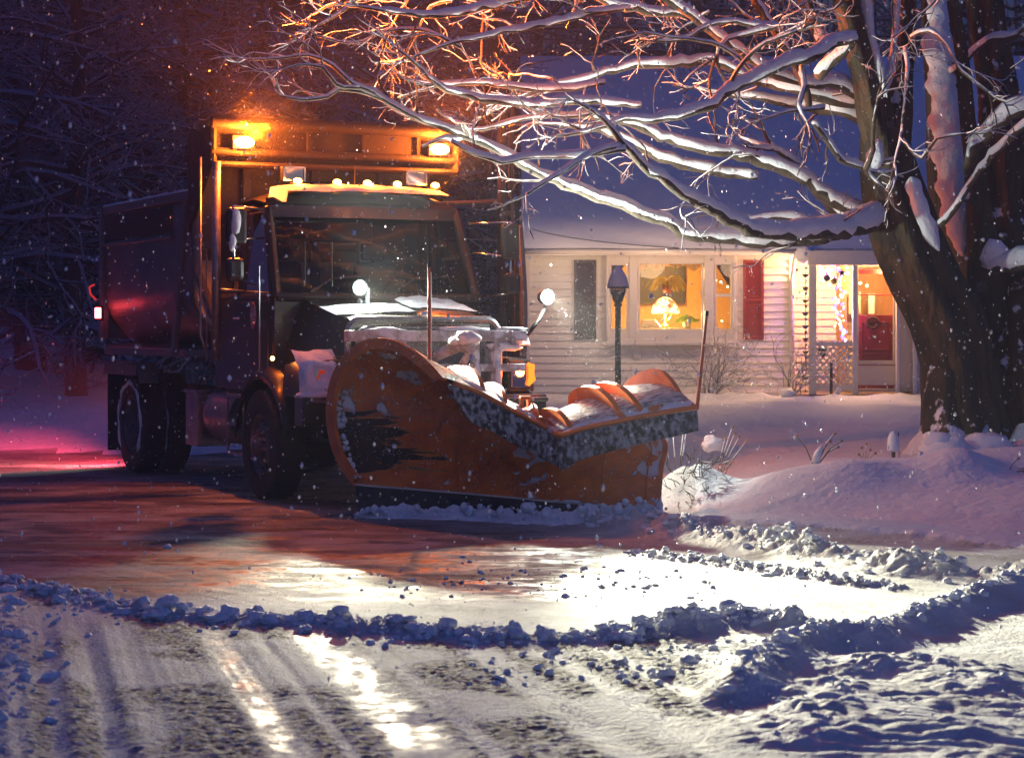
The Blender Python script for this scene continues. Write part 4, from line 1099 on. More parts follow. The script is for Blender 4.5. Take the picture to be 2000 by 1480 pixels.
b.add([(RX0+.07,HY,ez-.05),(RX0+.07,ry,rz-.1),(RX0+.07,46.5,ez-.05)], [(0,1,2)])
b.build('side_wall', SID, house)
# bay window
x0, x1, z0, z1 = bay; yb = HY-.14
def frame(b, a, c, d, e, y0, y1, w):
    b.b2(a,c,y0,y1,d,d+w); b.b2(a,c,y0,y1,e-w,e); b.b2(a,a+w,y0,y1,d+w+.001,e-w-.001); b.b2(c-w,c,y0,y1,d+w+.001,e-w-.001)
b = MB(); frame(b, x0, x1, z0, z1, yb-.03, HY+.04, .055)
for px in (1222,1242,1375,1392): pass
b.b2(hx(1228),hx(1244),yb-.02,HY+.02,z0+.056,z1-.056); b.b2(hx(1374),hx(1392),yb-.02,HY+.02,z0+.056,z1-.056)
b.b2(x0-.04,x1+.04,yb-.10,yb-.032,z0-.05,z0+.01)
win = b.build('window', TRIM, house, bevel=.008)
b = MB(); frame(b, hx(1189),hx(1227),hz(647),hz(514),yb+.02,yb+.05,.04); frame(b, hx(1245),hx(1373),hz(648),hz(512),yb+.02,yb+.05,.035)
frame(b, hx(1393),hx(1430),hz(647),hz(513),yb+.02,yb+.05,.04); b.b2(hx(1396),hx(1428),yb+.022,yb+.048,hz(580),hz(574)); b.b2(hx(1192),hx(1225),yb+.022,yb+.048,hz(580),hz(576))
b.build('sash', TRIM, win)
b = MB(); b.b2(x0+.05,x1-.05,yb+.0,yb+.04,hz(514)-.004,z1-.05); b.build('window_panel', TRIM, win); b = MB(); b.b2(x0+.05,x1-.05,yb+.0,yb+.04,z0+.05,hz(648)); b.build('window_panel', TRIM, win)
b = MB(); b.grid([[(x0+.05,yb+.036,z0+.05),(x1-.05,yb+.036,z0+.05)],[(x0+.05,yb+.036,z1-.05),(x1-.05,yb+.036,z1-.05)]]); b.build('pane', CLG, win)
# room behind
b = MB(); ry0, ry1 = HY+.06, HY+2.6; rx0, rx1 = hx(1100), hx(1540)-.1
b.add([(rx0,ry1,.9),(rx1,ry1,.9),(rx1,ry1,2.95),(rx0,ry1,2.95)], [(0,1,2,3)])
b.add([(rx0,ry0,.9),(rx0,ry1,.9),(rx0,ry1,2.95),(rx0,ry0,2.95)], [(0,1,2,3)]); b.add([(rx1,ry0,.9),(rx1,ry1,.9),(rx1,ry1,2.95),(rx1,ry0,2.95)], [(3,2,1,0)])
b.add([(rx0,ry0,2.95),(rx1,ry0,2.95),(rx1,ry1,2.95),(rx0,ry1,2.95)], [(0,1,2,3)]); b.add([(rx0,ry0,.9),(rx1,ry0,.9),(rx1,ry1,.9),(rx0,ry1,.9)], [(3,2,1,0)])
b.build('inside_wall', WALLI, house)
b = MB(); n = 40; rows = [[],[]]
for j in range(n+1):
    u = j/n; x = hx(1244,HY)+(hx(1374)-hx(1244))*u
    rows[0].append((x, HY+.10+.012*math.sin(u*90), hz(511))); rows[1].append((x, HY+.10+.018*math.sin(u*90), hz(522+4*math.sin(u*24)+3*math.sin(u*9))))
b.grid(rows); b.build('valance', mat('valance_cloth', (.75,.5,.2), .8), house, solid=.004)
b = MB()
for xa, xb, sg in ((hx(1192),hx(1210),1),(hx(1428),hx(1410),-1)):
    b.add([(xa,HY+.12,hz(512)),(xb+.12*sg,HY+.12,hz(512)),(xa+.02*sg,HY+.12,hz(560))],[(0,1,2)])
b.build('curtain', mat('curtain_cloth', (.05,.04,.05), .9), house, solid=.01)
for i, (xa, xb, m_) in enumerate(((1121,1164,BRSH),(1451,1491,REDP))):
    b = MB(); a, c = hx(xa), hx(xb); d, e = hz(663), hz(508); y = HY-.045
    frame(b, a, c, d, e, y-.02, y+.018, .045); b.b2(a+.046,c-.046,y-.018,y+.016,(d+e)/2-.02,(d+e)/2+.02)
    n = 26
    for k in range(n): z = d+.05+(e-d-.1)*k/n; b.hexa([(a+.045,y-.012,z),(c-.045,y-.012,z),(c-.045,y+.01,z+.01),(a+.045,y+.01,z+.01),(a+.045,y-.008,z+.008),(c-.045,y-.008,z+.008),(c-.045,y+.014,z+.052),(a+.045,y+.014,z+.052)])
    o = b.build('shutter', m_, house); o['label'] = 'dull dark shutter left of the bay window' if i == 0 else 'bright red shutter right of the bay window'
b = MB(); b.tube([(hx(1546),HY-.40,ez-.10),(hx(1546),HY-.12,ez-.42),(hx(1545),HY-.07,ez-.5),(hx(1545),HY-.07,GZ)], .03, 8); b.tube([(RX0,ey-.09,ez-.06),(hx(1550),ey-.09,ez-.07)], .05, 8); b.build('downspout', TRIM, house, smooth=True)
b = MB(); b.b2(hx(1237),hx(1251),HY-.06,HY-.03,hz(700),hz(664)); b.build('meter_box', TRIM, house, bevel=.005)
# porch
PY = 35.3; WY = 36.9
def qx(px, Y=PY): return (px-1000)/F*Y
def qz(py, Y=PY): return CH+(HZ-py)/F*Y
b = MB(); openings_boards(b, hx(1548)+.05, qx(1900,WY), GZ, 3.0, WY, [(qx(1676,WY),qx(1752,WY),.5,qz(520,WY))]); b.build('porch_wall', mat('porch_siding', (.66,.60,.52), .6, noise=.06, nscale=3), house)
b = MB(); b.b2(hx(1548)+.04,qx(1905),PY-.1,WY,GZ+.0,qz(770)); b.build('porch_floor', mat('porch_boards', (.30,.22,.16), .7, noise=.2), house)
b = MB(); b.b2(hx(1548)+.04,qx(1905),PY,WY,2.88,2.92); b.b2(qx(1578),qx(1905),PY-.06,PY+.06,qz(518),qz(490)); b.build('porch_ceiling', TRIM, house)
b = MB()
for a, c in ((1580,1594),(1665,1674),(1750,1756),(1783,1790),(1888,1900)): b.b2(qx(a),qx(c),PY-.055,PY+.05,qz(770),qz(518.5))
b.b2(qx(1594.2),qx(1664.8),PY-.04,PY+.03,qz(676),qz(667)); b.b2(qx(1594.2),qx(1664.8),PY-.04,PY+.03,qz(762),qz(752)); b.b2(qx(1790.2),qx(1887),PY-.04,PY+.03,qz(676),qz(667))
b.build('porch_post', TRIM, house, bevel=.006)
def lattice(name, xa, xb, za, zb_):
    b = MB(); st = .115; n = int((xb-xa+zb_-za)/st)+2
    for k in range(-n, n):
        for sg in (1,-1):
            # line x = xa + k*st + sg*(z-za)
            pts = []
            z_lo, z_hi = za, zb_
            xs_ = xa+k*st
            f = lambda z: xs_+sg*(z-za)
            zA, zB = z_lo, z_hi
            if sg > 0: zA = max(zA, za+(xa-xs_)); zB = min(zB, za+(xb-xs_))
            else: zA = max(zA, za+(xs_-xb)); zB = min(zB, za+(xs_-xa))
            if zB-zA < .02: continue
            p, q = Vector((f(zA), PY-.005*sg, zA)), Vector((f(zB), PY-.005*sg, zB)); d = (q-p).normalized(); w = d.cross(Vector((0,1,0)))*.014; t = Vector((0,.005,0))
            b.hexa([p-w-t,q-w-t,q-w+t,p-w+t,p+w-t,q+w-t,q+w+t,p+w+t] if False else [p-w-t,q-w-t,q-w+t,p-w+t,p+w-t,q+w-t,q+w+t,p+w+t])
    b.build(name, TRIM, house)
lattice('lattice_panel', qx(1594),qx(1665),qz(752),qz(676)); lattice('lattice_panel', qx(1790),qx(1888),qz(762),qz(676))
# storm door in front of the red door
b = MB(); ya = PY+.10
def rx_(p): return qx(p, ya)
def rz_(p): return qz(p, ya)
frame(b, rx_(1671),rx_(1784),rz_(765),rz_(520),ya+.06,ya+.12,.05)
b.b2(rx_(1675),rx_(1752),ya,ya+.05,rz_(712),rz_(704)); b.b2(rx_(1675),rx_(1752),ya,ya+.05,rz_(752),rz_(714)); b.b2(rx_(1745),rx_(1752),ya,ya+.05,rz_(704),rz_(522)); b.b2(rx_(1672),rx_(1677),ya,ya+.05,rz_(704),rz_(522)); b.b2(rx_(1755),rx_(1782),ya+.02,ya+.05,rz_(760),rz_(522))
sd = b.build('storm_door', mat('cream_paint', (.66,.56,.42), .5), house, bevel=.006)
b = MB(); b.grid([[(rx_(1677),ya+.025,rz_(704)),(rx_(1745),ya+.025,rz_(704))],[(rx_(1677),ya+.025,rz_(522)),(rx_(1745),ya+.025,rz_(522))]]); b.build('pane', CLG, sd)
yd = PY+.34
def dx_(p): return qx(p, yd)
def dz_(p): return qz(p, yd)
b = MB(); b.b2(dx_(1668),dx_(1762),yd,yd+.05,dz_(760),dz_(615)); b.b2(dx_(1668),dx_(1676),yd,yd+.05,dz_(614.5),dz_(525)); b.b2(dx_(1744),dx_(1762),yd,yd+.05,dz_(614.5),dz_(525)); b.b2(dx_(1676.2),dx_(1743.8),yd,yd+.05,dz_(535),dz_(525)); b.b2(dx_(1676.2),dx_(1743.8),yd+.01,yd+.04,dz_(577),dz_(574))
frame(b, dx_(1682),dx_(1738),dz_(700),dz_(690),yd-.012,yd+.001,.015); frame(b, dx_(1682),dx_(1738),dz_(684),dz_(628),yd-.012,yd+.001,.02)
rd = b.build('door', REDP, house, bevel=.005); rd['label'] = 'red wooden door behind the glass storm door'
b = MB(); b.tube([(dx_(1704)+.10*math.cos(t),yd-.03,dz_(630)+.09*math.sin(t)) for t in [2*math.pi*i/20 for i in range(21)]], .022, 6, jit=.3); b.build('wreath', mat('dry_vine',(.10,.04,.02),.9), rd)
# hall behind the red door
b = MB(); h0, h1 = yd+.06, yd+1.5; a, c = dx_(1655), dx_(1775)
b.add([(a,h1,.6),(c,h1,.6),(c,h1,2.8),(a,h1,2.8)],[(0,1,2,3)]); b.add([(a,h0,.6),(a,h1,.6),(a,h1,2.8),(a,h0,2.8)],[(0,1,2,3)]); b.add([(c,h0,.6),(c,h1,.6),(c,h1,2.8),(c,h0,2.8)],[(0,1,2,3)]); b.add([(a,h0,2.8),(c,h0,2.8),(c,h1,2.8),(a,h1,2.8)],[(0,1,2,3)])
b.build('hall_wall', mat('hall_panelling', (.42,.22,.08), .6, noise=.4, nscale=3, stretch=(6,1,.4)), house)
b = MB(); b.b2(dx_(1676),dx_(1700),h1-.5,h1-.4,dz_(612),dz_(568)); b.b2(dx_(1716),dx_(1728),h1-.5,h1-.4,dz_(612),dz_(572)); b.build('hall_shelf', TRIM, house)
GLOW = emis('warm_bulb_glow', (1,.66,.28), 26)
for px, py in ((1712,532),(1680,553),(1693,558),(1739,558)): b = MB(); b.ball((qx(px,h0+.3),h0+.3,qz(py,h0+.3)), .022, 8); b.build('hall_bulb', GLOW, house)
# steps and snow on them
b = MB(); b.b2(qx(1515),qx(1905),PY-.55,PY-.12,.28,qz(775,PY-.5)-.05); b.build('front_step', mat('step_wood',(.16,.13,.12),.7,noise=.3), house)
b = MB(); rows = []
for i in range(7):
    rows.append([(qx(1535)+(qx(1903)-qx(1535))*j/60, PY-.60+.075*i, qz(775,PY-.5)-.05+(-.02 if i in (0,) else .045+.03*mnoise.noise(Vector((j*.35,i*.5,0))))) for j in range(61)])
b.grid(rows); b.build('snow', SNOW, house, smooth=True)
# porch roof corner lump of snow
b = MB(); b.ball((hx(1560),HY-.62,hz(500)), .16, 12, .6, (1.0,.8,.9)); b.build('snow', SNOW, house, smooth=True)

# things at the house
t = empty('rain_chain', (qx(1569),PY-.25,0)); tag(t, 'rain chain of dark cups hanging beside the porch corner', 'rain chain')
CUP = mat('dark_cup', (.03,.028,.035), .5)
for k in range(9):
    z = qz(537+25*k, PY-.25); b = MB(); b.lathe([(.001,-.045),(.03,-.035),(.058,.015),(.052,.015),(.026,-.028)], (0,0,z), 'z', 12); b.build('cup', CUP, t, smooth=True); b = MB(); b.lathe([(.001,-.03),(.016,-.02),(.03,.01),(.026,.01)], (.01,0,z+.12), 'z', 8); b.build('cup', CUP, t, smooth=True)
b = MB(); b.tube([(0,0,qz(520)),(0,0,qz(765))], .006, 5); b.build('chain', CUP, t)
t = empty('string_lights', (0,PY+.10,0)); tag(t, 'coloured fairy lights hanging inside the porch beside the door', 'fairy lights')
r_ = random.Random(5); cols = [('blue',(.12,.16,1)),('violet',(.55,.12,1)),('pink',(1,.2,.6)),('green',(.1,1,.45)),('white',(1,.8,.9)),('warm',(1,.55,.25))]
BM = {n: emis('bulb_'+n, c, 5) for n, c in cols}
def bulb(px, py, dy, r0):
    b = MB(); b.ball((qx(px), dy, qz(py)), r0, 7); b.build('bulb', BM[r_.choice(cols)[0]], t, smooth=True)
for k in range(30): bulb(1604+r_.random()*58, 523+abs(r_.gauss(0,9)), (r_.random()-.5)*.1, .016+.012*r_.random())
for k in range(62):
    v = k/61; bulb(1650-10*math.sin(v*3.2)+r_.gauss(0,5.5), 530+136*v, (r_.random()-.5)*.12, .014+.016*r_.random())
light('POINT', 'fairy_light', (0,.05,qz(605)), 26, (.55,.16,1), t, .05); 
bq = bpy.data.objects['fairy_light']; bq.location = (qx(1648),.06,qz(615))
q2 = light('POINT', 'fairy_light', (qx(1628),.06,qz(535)), 16, (.8,.2,.9), t, .05)
for nm, px, py, m_, lab in (('bauble',1615,543,mat('plum_glass',(.10,.03,.08),.2),'dark plum bauble hanging in the porch lights'),('bauble',1629,549,mat('gold_glass',(.5,.35,.1),.25,metal=.6),'golden bauble hanging in the porch lights')):
    b = MB(); b.ball((0,0,0), .06, 16); b.cyl((0,0,.055),(0,0,.075),.014,n=8); b.cyl((0,0,.07),(0,0,.19),.002,n=4); o = b.build(nm, m_, smooth=True); o.location = (qx(px),PY+.0,qz(py)); tag(o, lab, 'bauble')
t = empty('star_ornament', (qx(1644),PY-.02,qz(533))); tag(t, 'dark five-pointed star hanging among the porch lights', 'star')
b = MB(); poly = []
for k in range(10): a = R(90+36*k); rr = .075 if k % 2 == 0 else .032; poly.append((rr*math.cos(a), rr*math.sin(a)))
b.prism(poly, lambda a,c,t_: (a,t_,c), -.01, .01); b.build('star', BLACK, t)
t = empty('paw_ornament', (qx(1606),PY-.06,0)); tag(t, 'dark paw shaped ornament hung on the porch lattice', 'ornament')
b = MB()
for px, py, r0 in ((1600,684,.030),(1606,683,.024),(1612,684,.030),(1606,693,.045)): b.ball((qx(px)-qx(1606),0,qz(py)), r0, 10, 0, (1,.3,1))
b.build('pad', BLACK, t, smooth=True)
t = empty('autumn_leaves', (0,PY-.05,0)); tag(t, 'orange paper leaves pinned to the lower porch lattice', 'leaf garland')
b = MB()
for px, py in ((1605,733),(1612,728),(1628,733),(1634,722),(1636,742),(1622,738)):
    c = Vector((qx(px),0,qz(py)))
    for k in range(5): a = k*1.26+px; b.add([c, c+Vector((.028*math.cos(a-.3),-.01,.028*math.sin(a-.3))), c+Vector((.04*math.cos(a),-.015,.04*math.sin(a))), c+Vector((.028*math.cos(a+.3),-.01,.028*math.sin(a+.3)))], [(0,1,2,3)])
b.build('leaf', mat('orange_leaf',(.45,.10,.02),.7), t, solid=.003)
t = empty('garden_stake', (qx(1611),34.6,0)); tag(t, 'dark upright post with slanted snow covered board before the porch', 'stake')
zz = lambda p: qz(p,34.6)
b = MB(); b.box((0,0,(zz(790)+zz(708))/2),(.045,.045,zz(708)-zz(790))); b.build('post', BLACK, t, bevel=.005)
b = MB(); b.tube([(.02,-.05,zz(786)),(.14,-.05,zz(756))], [.05,.04], 8); b.build('board', HITCH, t)
t = empty('planter', (qx(1535),34.7,0)); tag(t, 'snow capped planter tub at the left end of the step', 'planter')
b = MB(); b.lathe([(.001,.34),(.11,.34),(.14,.52),(.13,.52),(.11,.44),(.001,.44)], (0,0,0), 'z', 18); b.build('tub', STEEL, t, smooth=True)
b = MB(); b.ball((-.05,0,.56), .13, 12, .5, (1,1,.7)); b.build('snow', SNOW, t, smooth=True)
# room contents
t = empty('table_lamp', (hx(1299,36.9),36.9,0)); tag(t, 'stained glass table lamp glowing in the bay window', 'lamp')
def tz(py, Y=36.9): return CH+(HZ-py)/F*Y
def tx(px, Y=36.9): return (px-1299)/F*Y
SH = bpy.data.materials.new('stained_glass'); SH.use_nodes = True; nt = SH.node_tree; N = nt.nodes; bb = N['Principled BSDF']
tc = N.new('ShaderNodeTexCoord'); vo = N.new('ShaderNodeTexVoronoi'); vo.inputs['Scale'].default_value = 14; nt.links.new(tc.outputs['Object'], vo.inputs[0])
rp = N.new('ShaderNodeValToRGB'); rp.color_ramp.elements[0].color = (1,.75,.32,1); rp.color_ramp.elements[1].color = (.9,.12,.03,1); rp.color_ramp.elements[0].position = .55; rp.color_ramp.elements[1].position = .85
sp = N.new('ShaderNodeSeparateColor'); nt.links.new(vo.outputs['Color'], sp.inputs[0]); nt.links.new(sp.outputs[0], rp.inputs[0]); nt.links.new(rp.outputs[0], bb.inputs['Emission Color']); nt.links.new(rp.outputs[0], bb.inputs['Base Color']); bb.inputs['Emission Strength'].default_value = 3.2
b = MB(); b.lathe([(.02,tz(580)),(.08,tz(582)),(.15,tz(588)),(.21,tz(597)),(.245,tz(608)),(.235,tz(612)),(.19,tz(600)),(.11,tz(590))], (0,0,0), 'z', 28, lambda i,j,r: r*(1+.03*math.cos(i*math.pi/2)) if j in (4,5) else r); b.build('lamp_shade', SH, t, smooth=True)
b = MB(); b.lathe([(.001,tz(640)),(.10,tz(640)),(.09,tz(636)),(.03,tz(632)),(.015,tz(625)),(.015,tz(580)),(.001,tz(580))], (0,0,0), 'z', 16); b.tube([(.0,0,tz(630)),(.08,0,tz(622)),(.12,0,tz(612))],.012,6); b.build('base', mat('brass',(.55,.35,.1),.3,metal=.9), t, smooth=True)
light('POINT','lamp_light',(0,-.02,tz(616)),260,(1,.60,.20),t,.06)
light('POINT','room_light',(.0,.6,2.75),170,(1,.52,.14),t,.15)
t = empty('table', (hx(1300,36.9),36.85,0)); tag(t, 'table with white cloth behind the bay window glass', 'table')
b = MB(); b.b2(tx(1180),tx(1400),-.35,.45,tz(652),tz(641)); b.build('tabletop', TRIM, t, bevel=.01)
b = MB()
for x in (-.7,.7): b.b2(x-.03,x+.03,-.2,-.14,.9,tz(652))
b.build('leg', TRIM, t)
t = empty('potted_plant', (hx(1342,36.7),36.7,0)); tag(t, 'bright green leafy plant on the table right of the lamp', 'plant')
b = MB(); r_ = random.Random(8)
for k in range(90):
    a = r_.random()*6.28; rr = .20*r_.random()**.5; c = Vector((rr*math.cos(a),rr*.5*math.sin(a),tz(632)+.13*r_.random()*(1-rr/.25))); s_ = .035
    b.add([c, c+Vector((s_*math.cos(a*3),0,s_)), c+Vector((0,-.02,2*s_)), c+Vector((-s_*math.cos(a*3),0,s_))], [(0,1,2,3)])
b.build('leaf', mat('lit_leaf',(.30,.42,.06),.6), t)
b = MB(); b.lathe([(.001,tz(641)),(.06,tz(641)),(.08,tz(630)),(.001,tz(630))],(0,0,0),'z',14); b.build('pot', TRIM, t, smooth=True)
t = empty('hanging_plant', (hx(1303,36.9),36.95,0)); tag(t, 'spider plant hanging above the lamp in the bay window', 'plant')
b = MB(); r_ = random.Random(18)
for k in range(70):
    a = r_.random()*6.28; L_ = .20+.20*r_.random(); up = .05+.08*r_.random(); pts = []
    for i in range(7): u = i/6; pts.append(Vector((L_*u*math.cos(a), L_*.6*u*math.sin(a), tz(560)+up*math.sin(u*2.4)*2-.16*u*u)))
    rows = [[p+Vector((.018*(1-.6*i/6),0,.006)) for i, p in enumerate(pts)],[p-Vector((.018*(1-.6*i/6),0,.006)) for i, p in enumerate(pts)]]; b.grid(rows)
b.build('leaf', mat('strap_leaf',(.50,.42,.06),.6), t)
b = MB(); b.lathe([(.001,tz(572)),(.07,tz(572)),(.09,tz(558)),(.001,tz(558))],(0,0,0),'z',14)
for x in (-.07,.07): b.cyl((x,0,tz(560)),(0,0,tz(520)),.004,n=5)
b.build('hanging_pot', mat('clay_pot',(.35,.10,.05),.7), t, smooth=True)
t = empty('wall_picture', (hx(1290,38.4),38.55,0)); tag(t, 'dark framed picture on the wall behind the bay window', 'picture')
px_ = lambda p: (p-1290)/F*38.5
b = MB(); b.b2(px_(1252),px_(1336),-.02,.02,tz(590,38.5),tz(522,38.5)); b.build('canvas', mat('dark_canvas',(.03,.03,.04),.6,noise=.5), t)
b = MB(); frame(b, px_(1249),px_(1339),tz(593,38.5),tz(519,38.5),-.035,.0,.03); b.build('frame', BLACK, t)
t = empty('gift_box', (hx(1268,36.75),36.75,0)); tag(t, 'pale cloth covered box on the table left of the lamp', 'box')
b = MB(); b.hexa([(-.18,-.08,tz(641)),(.22,-.08,tz(641)),(.22,.08,tz(641)),(-.18,.08,tz(641)),(-.12,-.06,tz(624)),(.10,-.06,tz(624)),(.10,.06,tz(624)),(-.12,.06,tz(624))]); b.build('cloth', TRIM, t, bevel=.02)
t = empty('window_bulbs', (0,37.4,0)); tag(t, 'string of warm bulbs seen in the narrow right window sash', 'fairy lights')
for px, py in ((1398,548),(1408,551),(1421,560),(1410,627)): b = MB(); b.ball(((px-1000)/F*37.4,0,CH+(HZ-py)/F*37.4), .014, 8); b.build('bulb', GLOW, t)
light('POINT','porch_light',(qx(1600),PY+.55,2.72),210,(1,.52,.17),house,.08)
light('POINT','porch_light',(qx(1735),PY+.22,2.55),60,(1,.55,.20),house,.05)
light('POINT','hall_light',(dx_(1712),h0+.4,2.6),90,(1,.58,.22),house,.08)

for ex_, ee in ((1100,36),(1280,42),(1450,34)): light('POINT','wall_fill_light',(hx(ex_),HY-1.5,2.75),ee,(1,.62,.36),house,.25)  # added warm fill lamps before the front wall, not fixtures of the house
t = empty('power_cable', P(1040,448,35.4)); tag(t, 'thin dark cable sagging across the lower edge of the snowy roof', 'cable')
b = MB(); b.tube([Vector((.28*k*k*.06+.17*k, 0, -.052*k+.0016*k*k)) for k in range(9)], .008, 5); b.build('cable', BLACK, t)
# lamp post
t = empty('lamp_post', (hx(1207,27),27,0)); tag(t, 'unlit lantern on a dark post capped by tall snow', 'lamp post')
def lz(py): return CH+(HZ-py)/F*27
b = MB(); b.tube([(0,0,.1),(0,0,lz(592))],[.04,.036],14); b.lathe([(.036,lz(600)),(.055,lz(596)),(.036,lz(590))],(0,0,0),'z',14); b.build('post', mat('post_paint',(.020,.035,.045),.4), t, smooth=True)
b = MB()
for k in range(4):
    a = R(45+90*k); b.tube([(.055*math.cos(a)*1.2,.055*math.sin(a)*1.2,lz(588)),(.12*math.cos(a),.12*math.sin(a),lz(564))],.007,5)
for (r0,z) in ((.065,lz(589)),(.125,lz(563))): b.tube([(r0*math.cos(R(45+90*k)),r0*math.sin(R(45+90*k)),z) for k in range(5)],.010,5)
b.lathe([(.001,lz(589)-.01),(.07,lz(589)),(.001,lz(589)+.008)],(0,0,0),'z',4)
b.lathe([(.15,lz(563)),(.06,lz(550)),(.001,lz(545))],(0,0,0),'z',16)
b.build('lantern', BLACK, t)
b = MB(); b.lathe([(.062,lz(588)),(.112,lz(565))],(0,0,0),'z',4); b.build('pane', CLG, t)
b = MB(); b.ball((0,0,lz(574)),.03,10,0,(.8,.8,1.3)); b.build('bulb', TRIM, t, smooth=True)
b = MB(); b.lathe([(.001,lz(562)),(.125,lz(563)),(.135,lz(558)),(.12,lz(546)),(.09,lz(534)),(.055,lz(526)),(.03,lz(520)),(.001,lz(518))],(0,0,0),'z',20,lambda i,j,r: r*(1+.03*math.sin(i*1.3+j))); b.build('snow', SNOW, t, smooth=True)

# ---------------------------------------------------------------- branches
class Tree:
    def __init__(s, seed): s.r = random.Random(seed); s.bark = MB(); s.twig = MB(); s.snow = MB()
    def limb(s, pts, n=8, snow=1.0, tw=False, mb=None, jit=.05, step=.09, bark_k=.62):
        sp = smooth_path(pts, step); path = [p for p, r in sp]; rad = [r for p, r in sp]
        wob = [p+Vector((s.r.gauss(0,1),s.r.gauss(0,1),s.r.gauss(0,1)))*min(.012, r*.12) for p, r in sp]
        (mb or (s.twig if tw else s.bark)).tube(wob, [r*bark_k for r in rad] if snow > 0 else rad, n, jit=jit, rg=s.r)
        if snow > 0: s.cap(wob, rad, snow)
        return wob, rad
    def cap(s, path, rad, k=1.0, n=None):
        seg = []; rr = []
        for i, p in enumerate(path):
            a = path[max(i-1,0)]; b_ = path[min(i+1,len(path)-1)]; t = (b_-a); t = t.normalized() if t.length > 0 else Vector((0,0,1))
            hzn = math.sqrt(max(0, 1-t.z*t.z)); r = rad[i]
            wob = 1+.26*mnoise.noise(Vector((p.x*7,p.z*7,p.y*3)))+.14*mnoise.noise(Vector((p.x*23,p.z*23,1)))
            seg.append(p+Vector((0,-.05*r,r*(.30+.12*hzn)*k))); rr.append(r*((.22+.43*hzn) if r < .03 else (.26+.54*hzn))*wob*k)
        s.snow.tube(seg, rr, n or (9 if max(rad) > .03 else (6 if max(rad) > .012 else 4)), jit=.05, rg=s.r)
    def twig_from(s, p, d, r, L, lvl, up=.15, maxl=3, snow=True, droop=0):
        r0 = s.r; n = max(3, int(L/.07))
        for bx, by in ((852,303),(483,290)):
            if p.y < 21.2 and p.y > 15 and lvl and abs(1000+F*p.x/p.y-bx) < 60 and abs(HZ+F*(CH-p.z)/p.y-by) < 50: return      # boughs broken off around the beacons
        path = [p]; rad = [r]; d = d.normalized()
        bend = Vector((r0.gauss(0,.10),r0.gauss(0,.10),r0.gauss(0,.08)))
        for i in range(n):
            d = (d+bend*.9+Vector((r0.gauss(0,.22),r0.gauss(0,.22),r0.gauss(0,.20)+up*.10-droop*.1))).normalized()
            path.append(path[-1]+d*(L/n)); rad.append(r*(1-.72*(i+1)/n)+.0015)
        s.twig.tube(path, [max(.0022,q*.75) for q in rad], 5 if r > .012 else 3, caps=False)
        if snow and (lvl < 2 or r0.random() < .7): s.cap(path, [q*1.15+.002 for q in rad], .95)
        if lvl < maxl:
            m = 1+int(L*5*r0.random())+(1 if lvl < 2 else 0)
            for k in range(min(m, 7)):
                i = r0.randint(max(1,n//4), n-1) if n > 2 else 1
                ax = Vector((r0.gauss(0,1),r0.gauss(0,1),r0.gauss(0,.7))); dd = (path[min(i+1,n)]-path[i-1]).normalized()
                sd = (ax-dd*ax.dot(dd)).normalized(); nd = (dd*.75+sd*r0.uniform(.5,.95))
                s.twig_from(path[i], nd, rad[i]*.62, L*r0.uniform(.32,.6), lvl+1, up, maxl, snow, droop)
def limb_px(T, pts, snow=1.0, n=10, spawn=0, L=(.4,1.1), ysp=.6, **kw):
    """pts: (px, py, radius in photo pixels, distance)"""
    kn = [(P(a,b_,Y), r/F*Y) for a,b_,r,Y in pts]
    path, rad = T.limb(kn, n, snow, **kw)
    if spawn:
        tot = sum((a-b_).length for a,b_ in zip(path,path[1:])); m = int(tot*spawn*.5)
        for k in range(m):
            i = T.r.randint(2, len(path)-2); d = (path[i+1]-path[i-1]).normalized()
            v = Vector((T.r.gauss(0,1),T.r.gauss(0,ysp),T.r.gauss(.15,1))); sd = (v-d*v.dot(d)).normalized()
            T.twig_from(path[i]+sd*rad[i]*.4, d*.8+sd*.7, min(rad[i]*.40,.013)+.002, T.r.uniform(*L), 1)
        e = path[-1]; d = (path[-1]-path[-3]).normalized(); 
        for k in range(3): T.twig_from(e, d+Vector((T.r.gauss(0,.3),T.r.gauss(0,.3),T.r.gauss(0,.3))), rad[-1]*.8, T.r.uniform(.3,.6), 1)
    return path, rad

old = empty('old_tree', (4.9,22.3,.3)); tag(old, 'huge gnarled tree with snow covered limbs reaching over the truck', 'tree')
T = Tree(21)
inv = Matrix.Translation(-Vector(old.location))
TR = MB()
def trunk_px(pts, n=64, step=.12):
    kn = smooth_path([(P(a,b_,Y), r/F*Y) for a,b_,r,Y in pts], step); rows = []
    for i, (p, r) in enumerate(kn):
        q = kn[min(i+1,len(kn)-1)][0]-kn[max(i-1,0)][0]; q.normalize(); u = q.cross(Vector((0,1,0))).normalized(); w = q.cross(u)
        row = []
        for k in range(n):
            a = 2*math.pi*k/n
            f = 1+.10*math.sin(a*5+1.3*math.sin(i*.11))+.05*math.sin(a*9+i*.05)+.035*abs(math.sin(a*13+1.2*math.sin(i*.21+a*2)))+.03*mnoise.noise(Vector((math.cos(a)*9,math.sin(a)*9,i*.35)))+.08*mnoise.noise(Vector((math.cos(a)*2,math.sin(a)*2,i*.10)))+.05*mnoise.noise(Vector((math.cos(a)*5,math.sin(a)*5,i*.25)))
            row.append(p+(u*math.cos(a)+w*math.sin(a))*r*f)
        rows.append(row)
    TR.grid(rows, closed=True); return kn
trunk_px([(1870,930,110,22.2),(1885,850,80,22.2),(1875,780,66,22.2),(1868,700,62,22.2),(1850,630,66,22.1),(1812,560,62,22),(1780,490,60,21.9),(1757,420,60,21.8),(1738,345,50,21.8),(1728,290,44,21.7),(1720,235,34,21.7)])
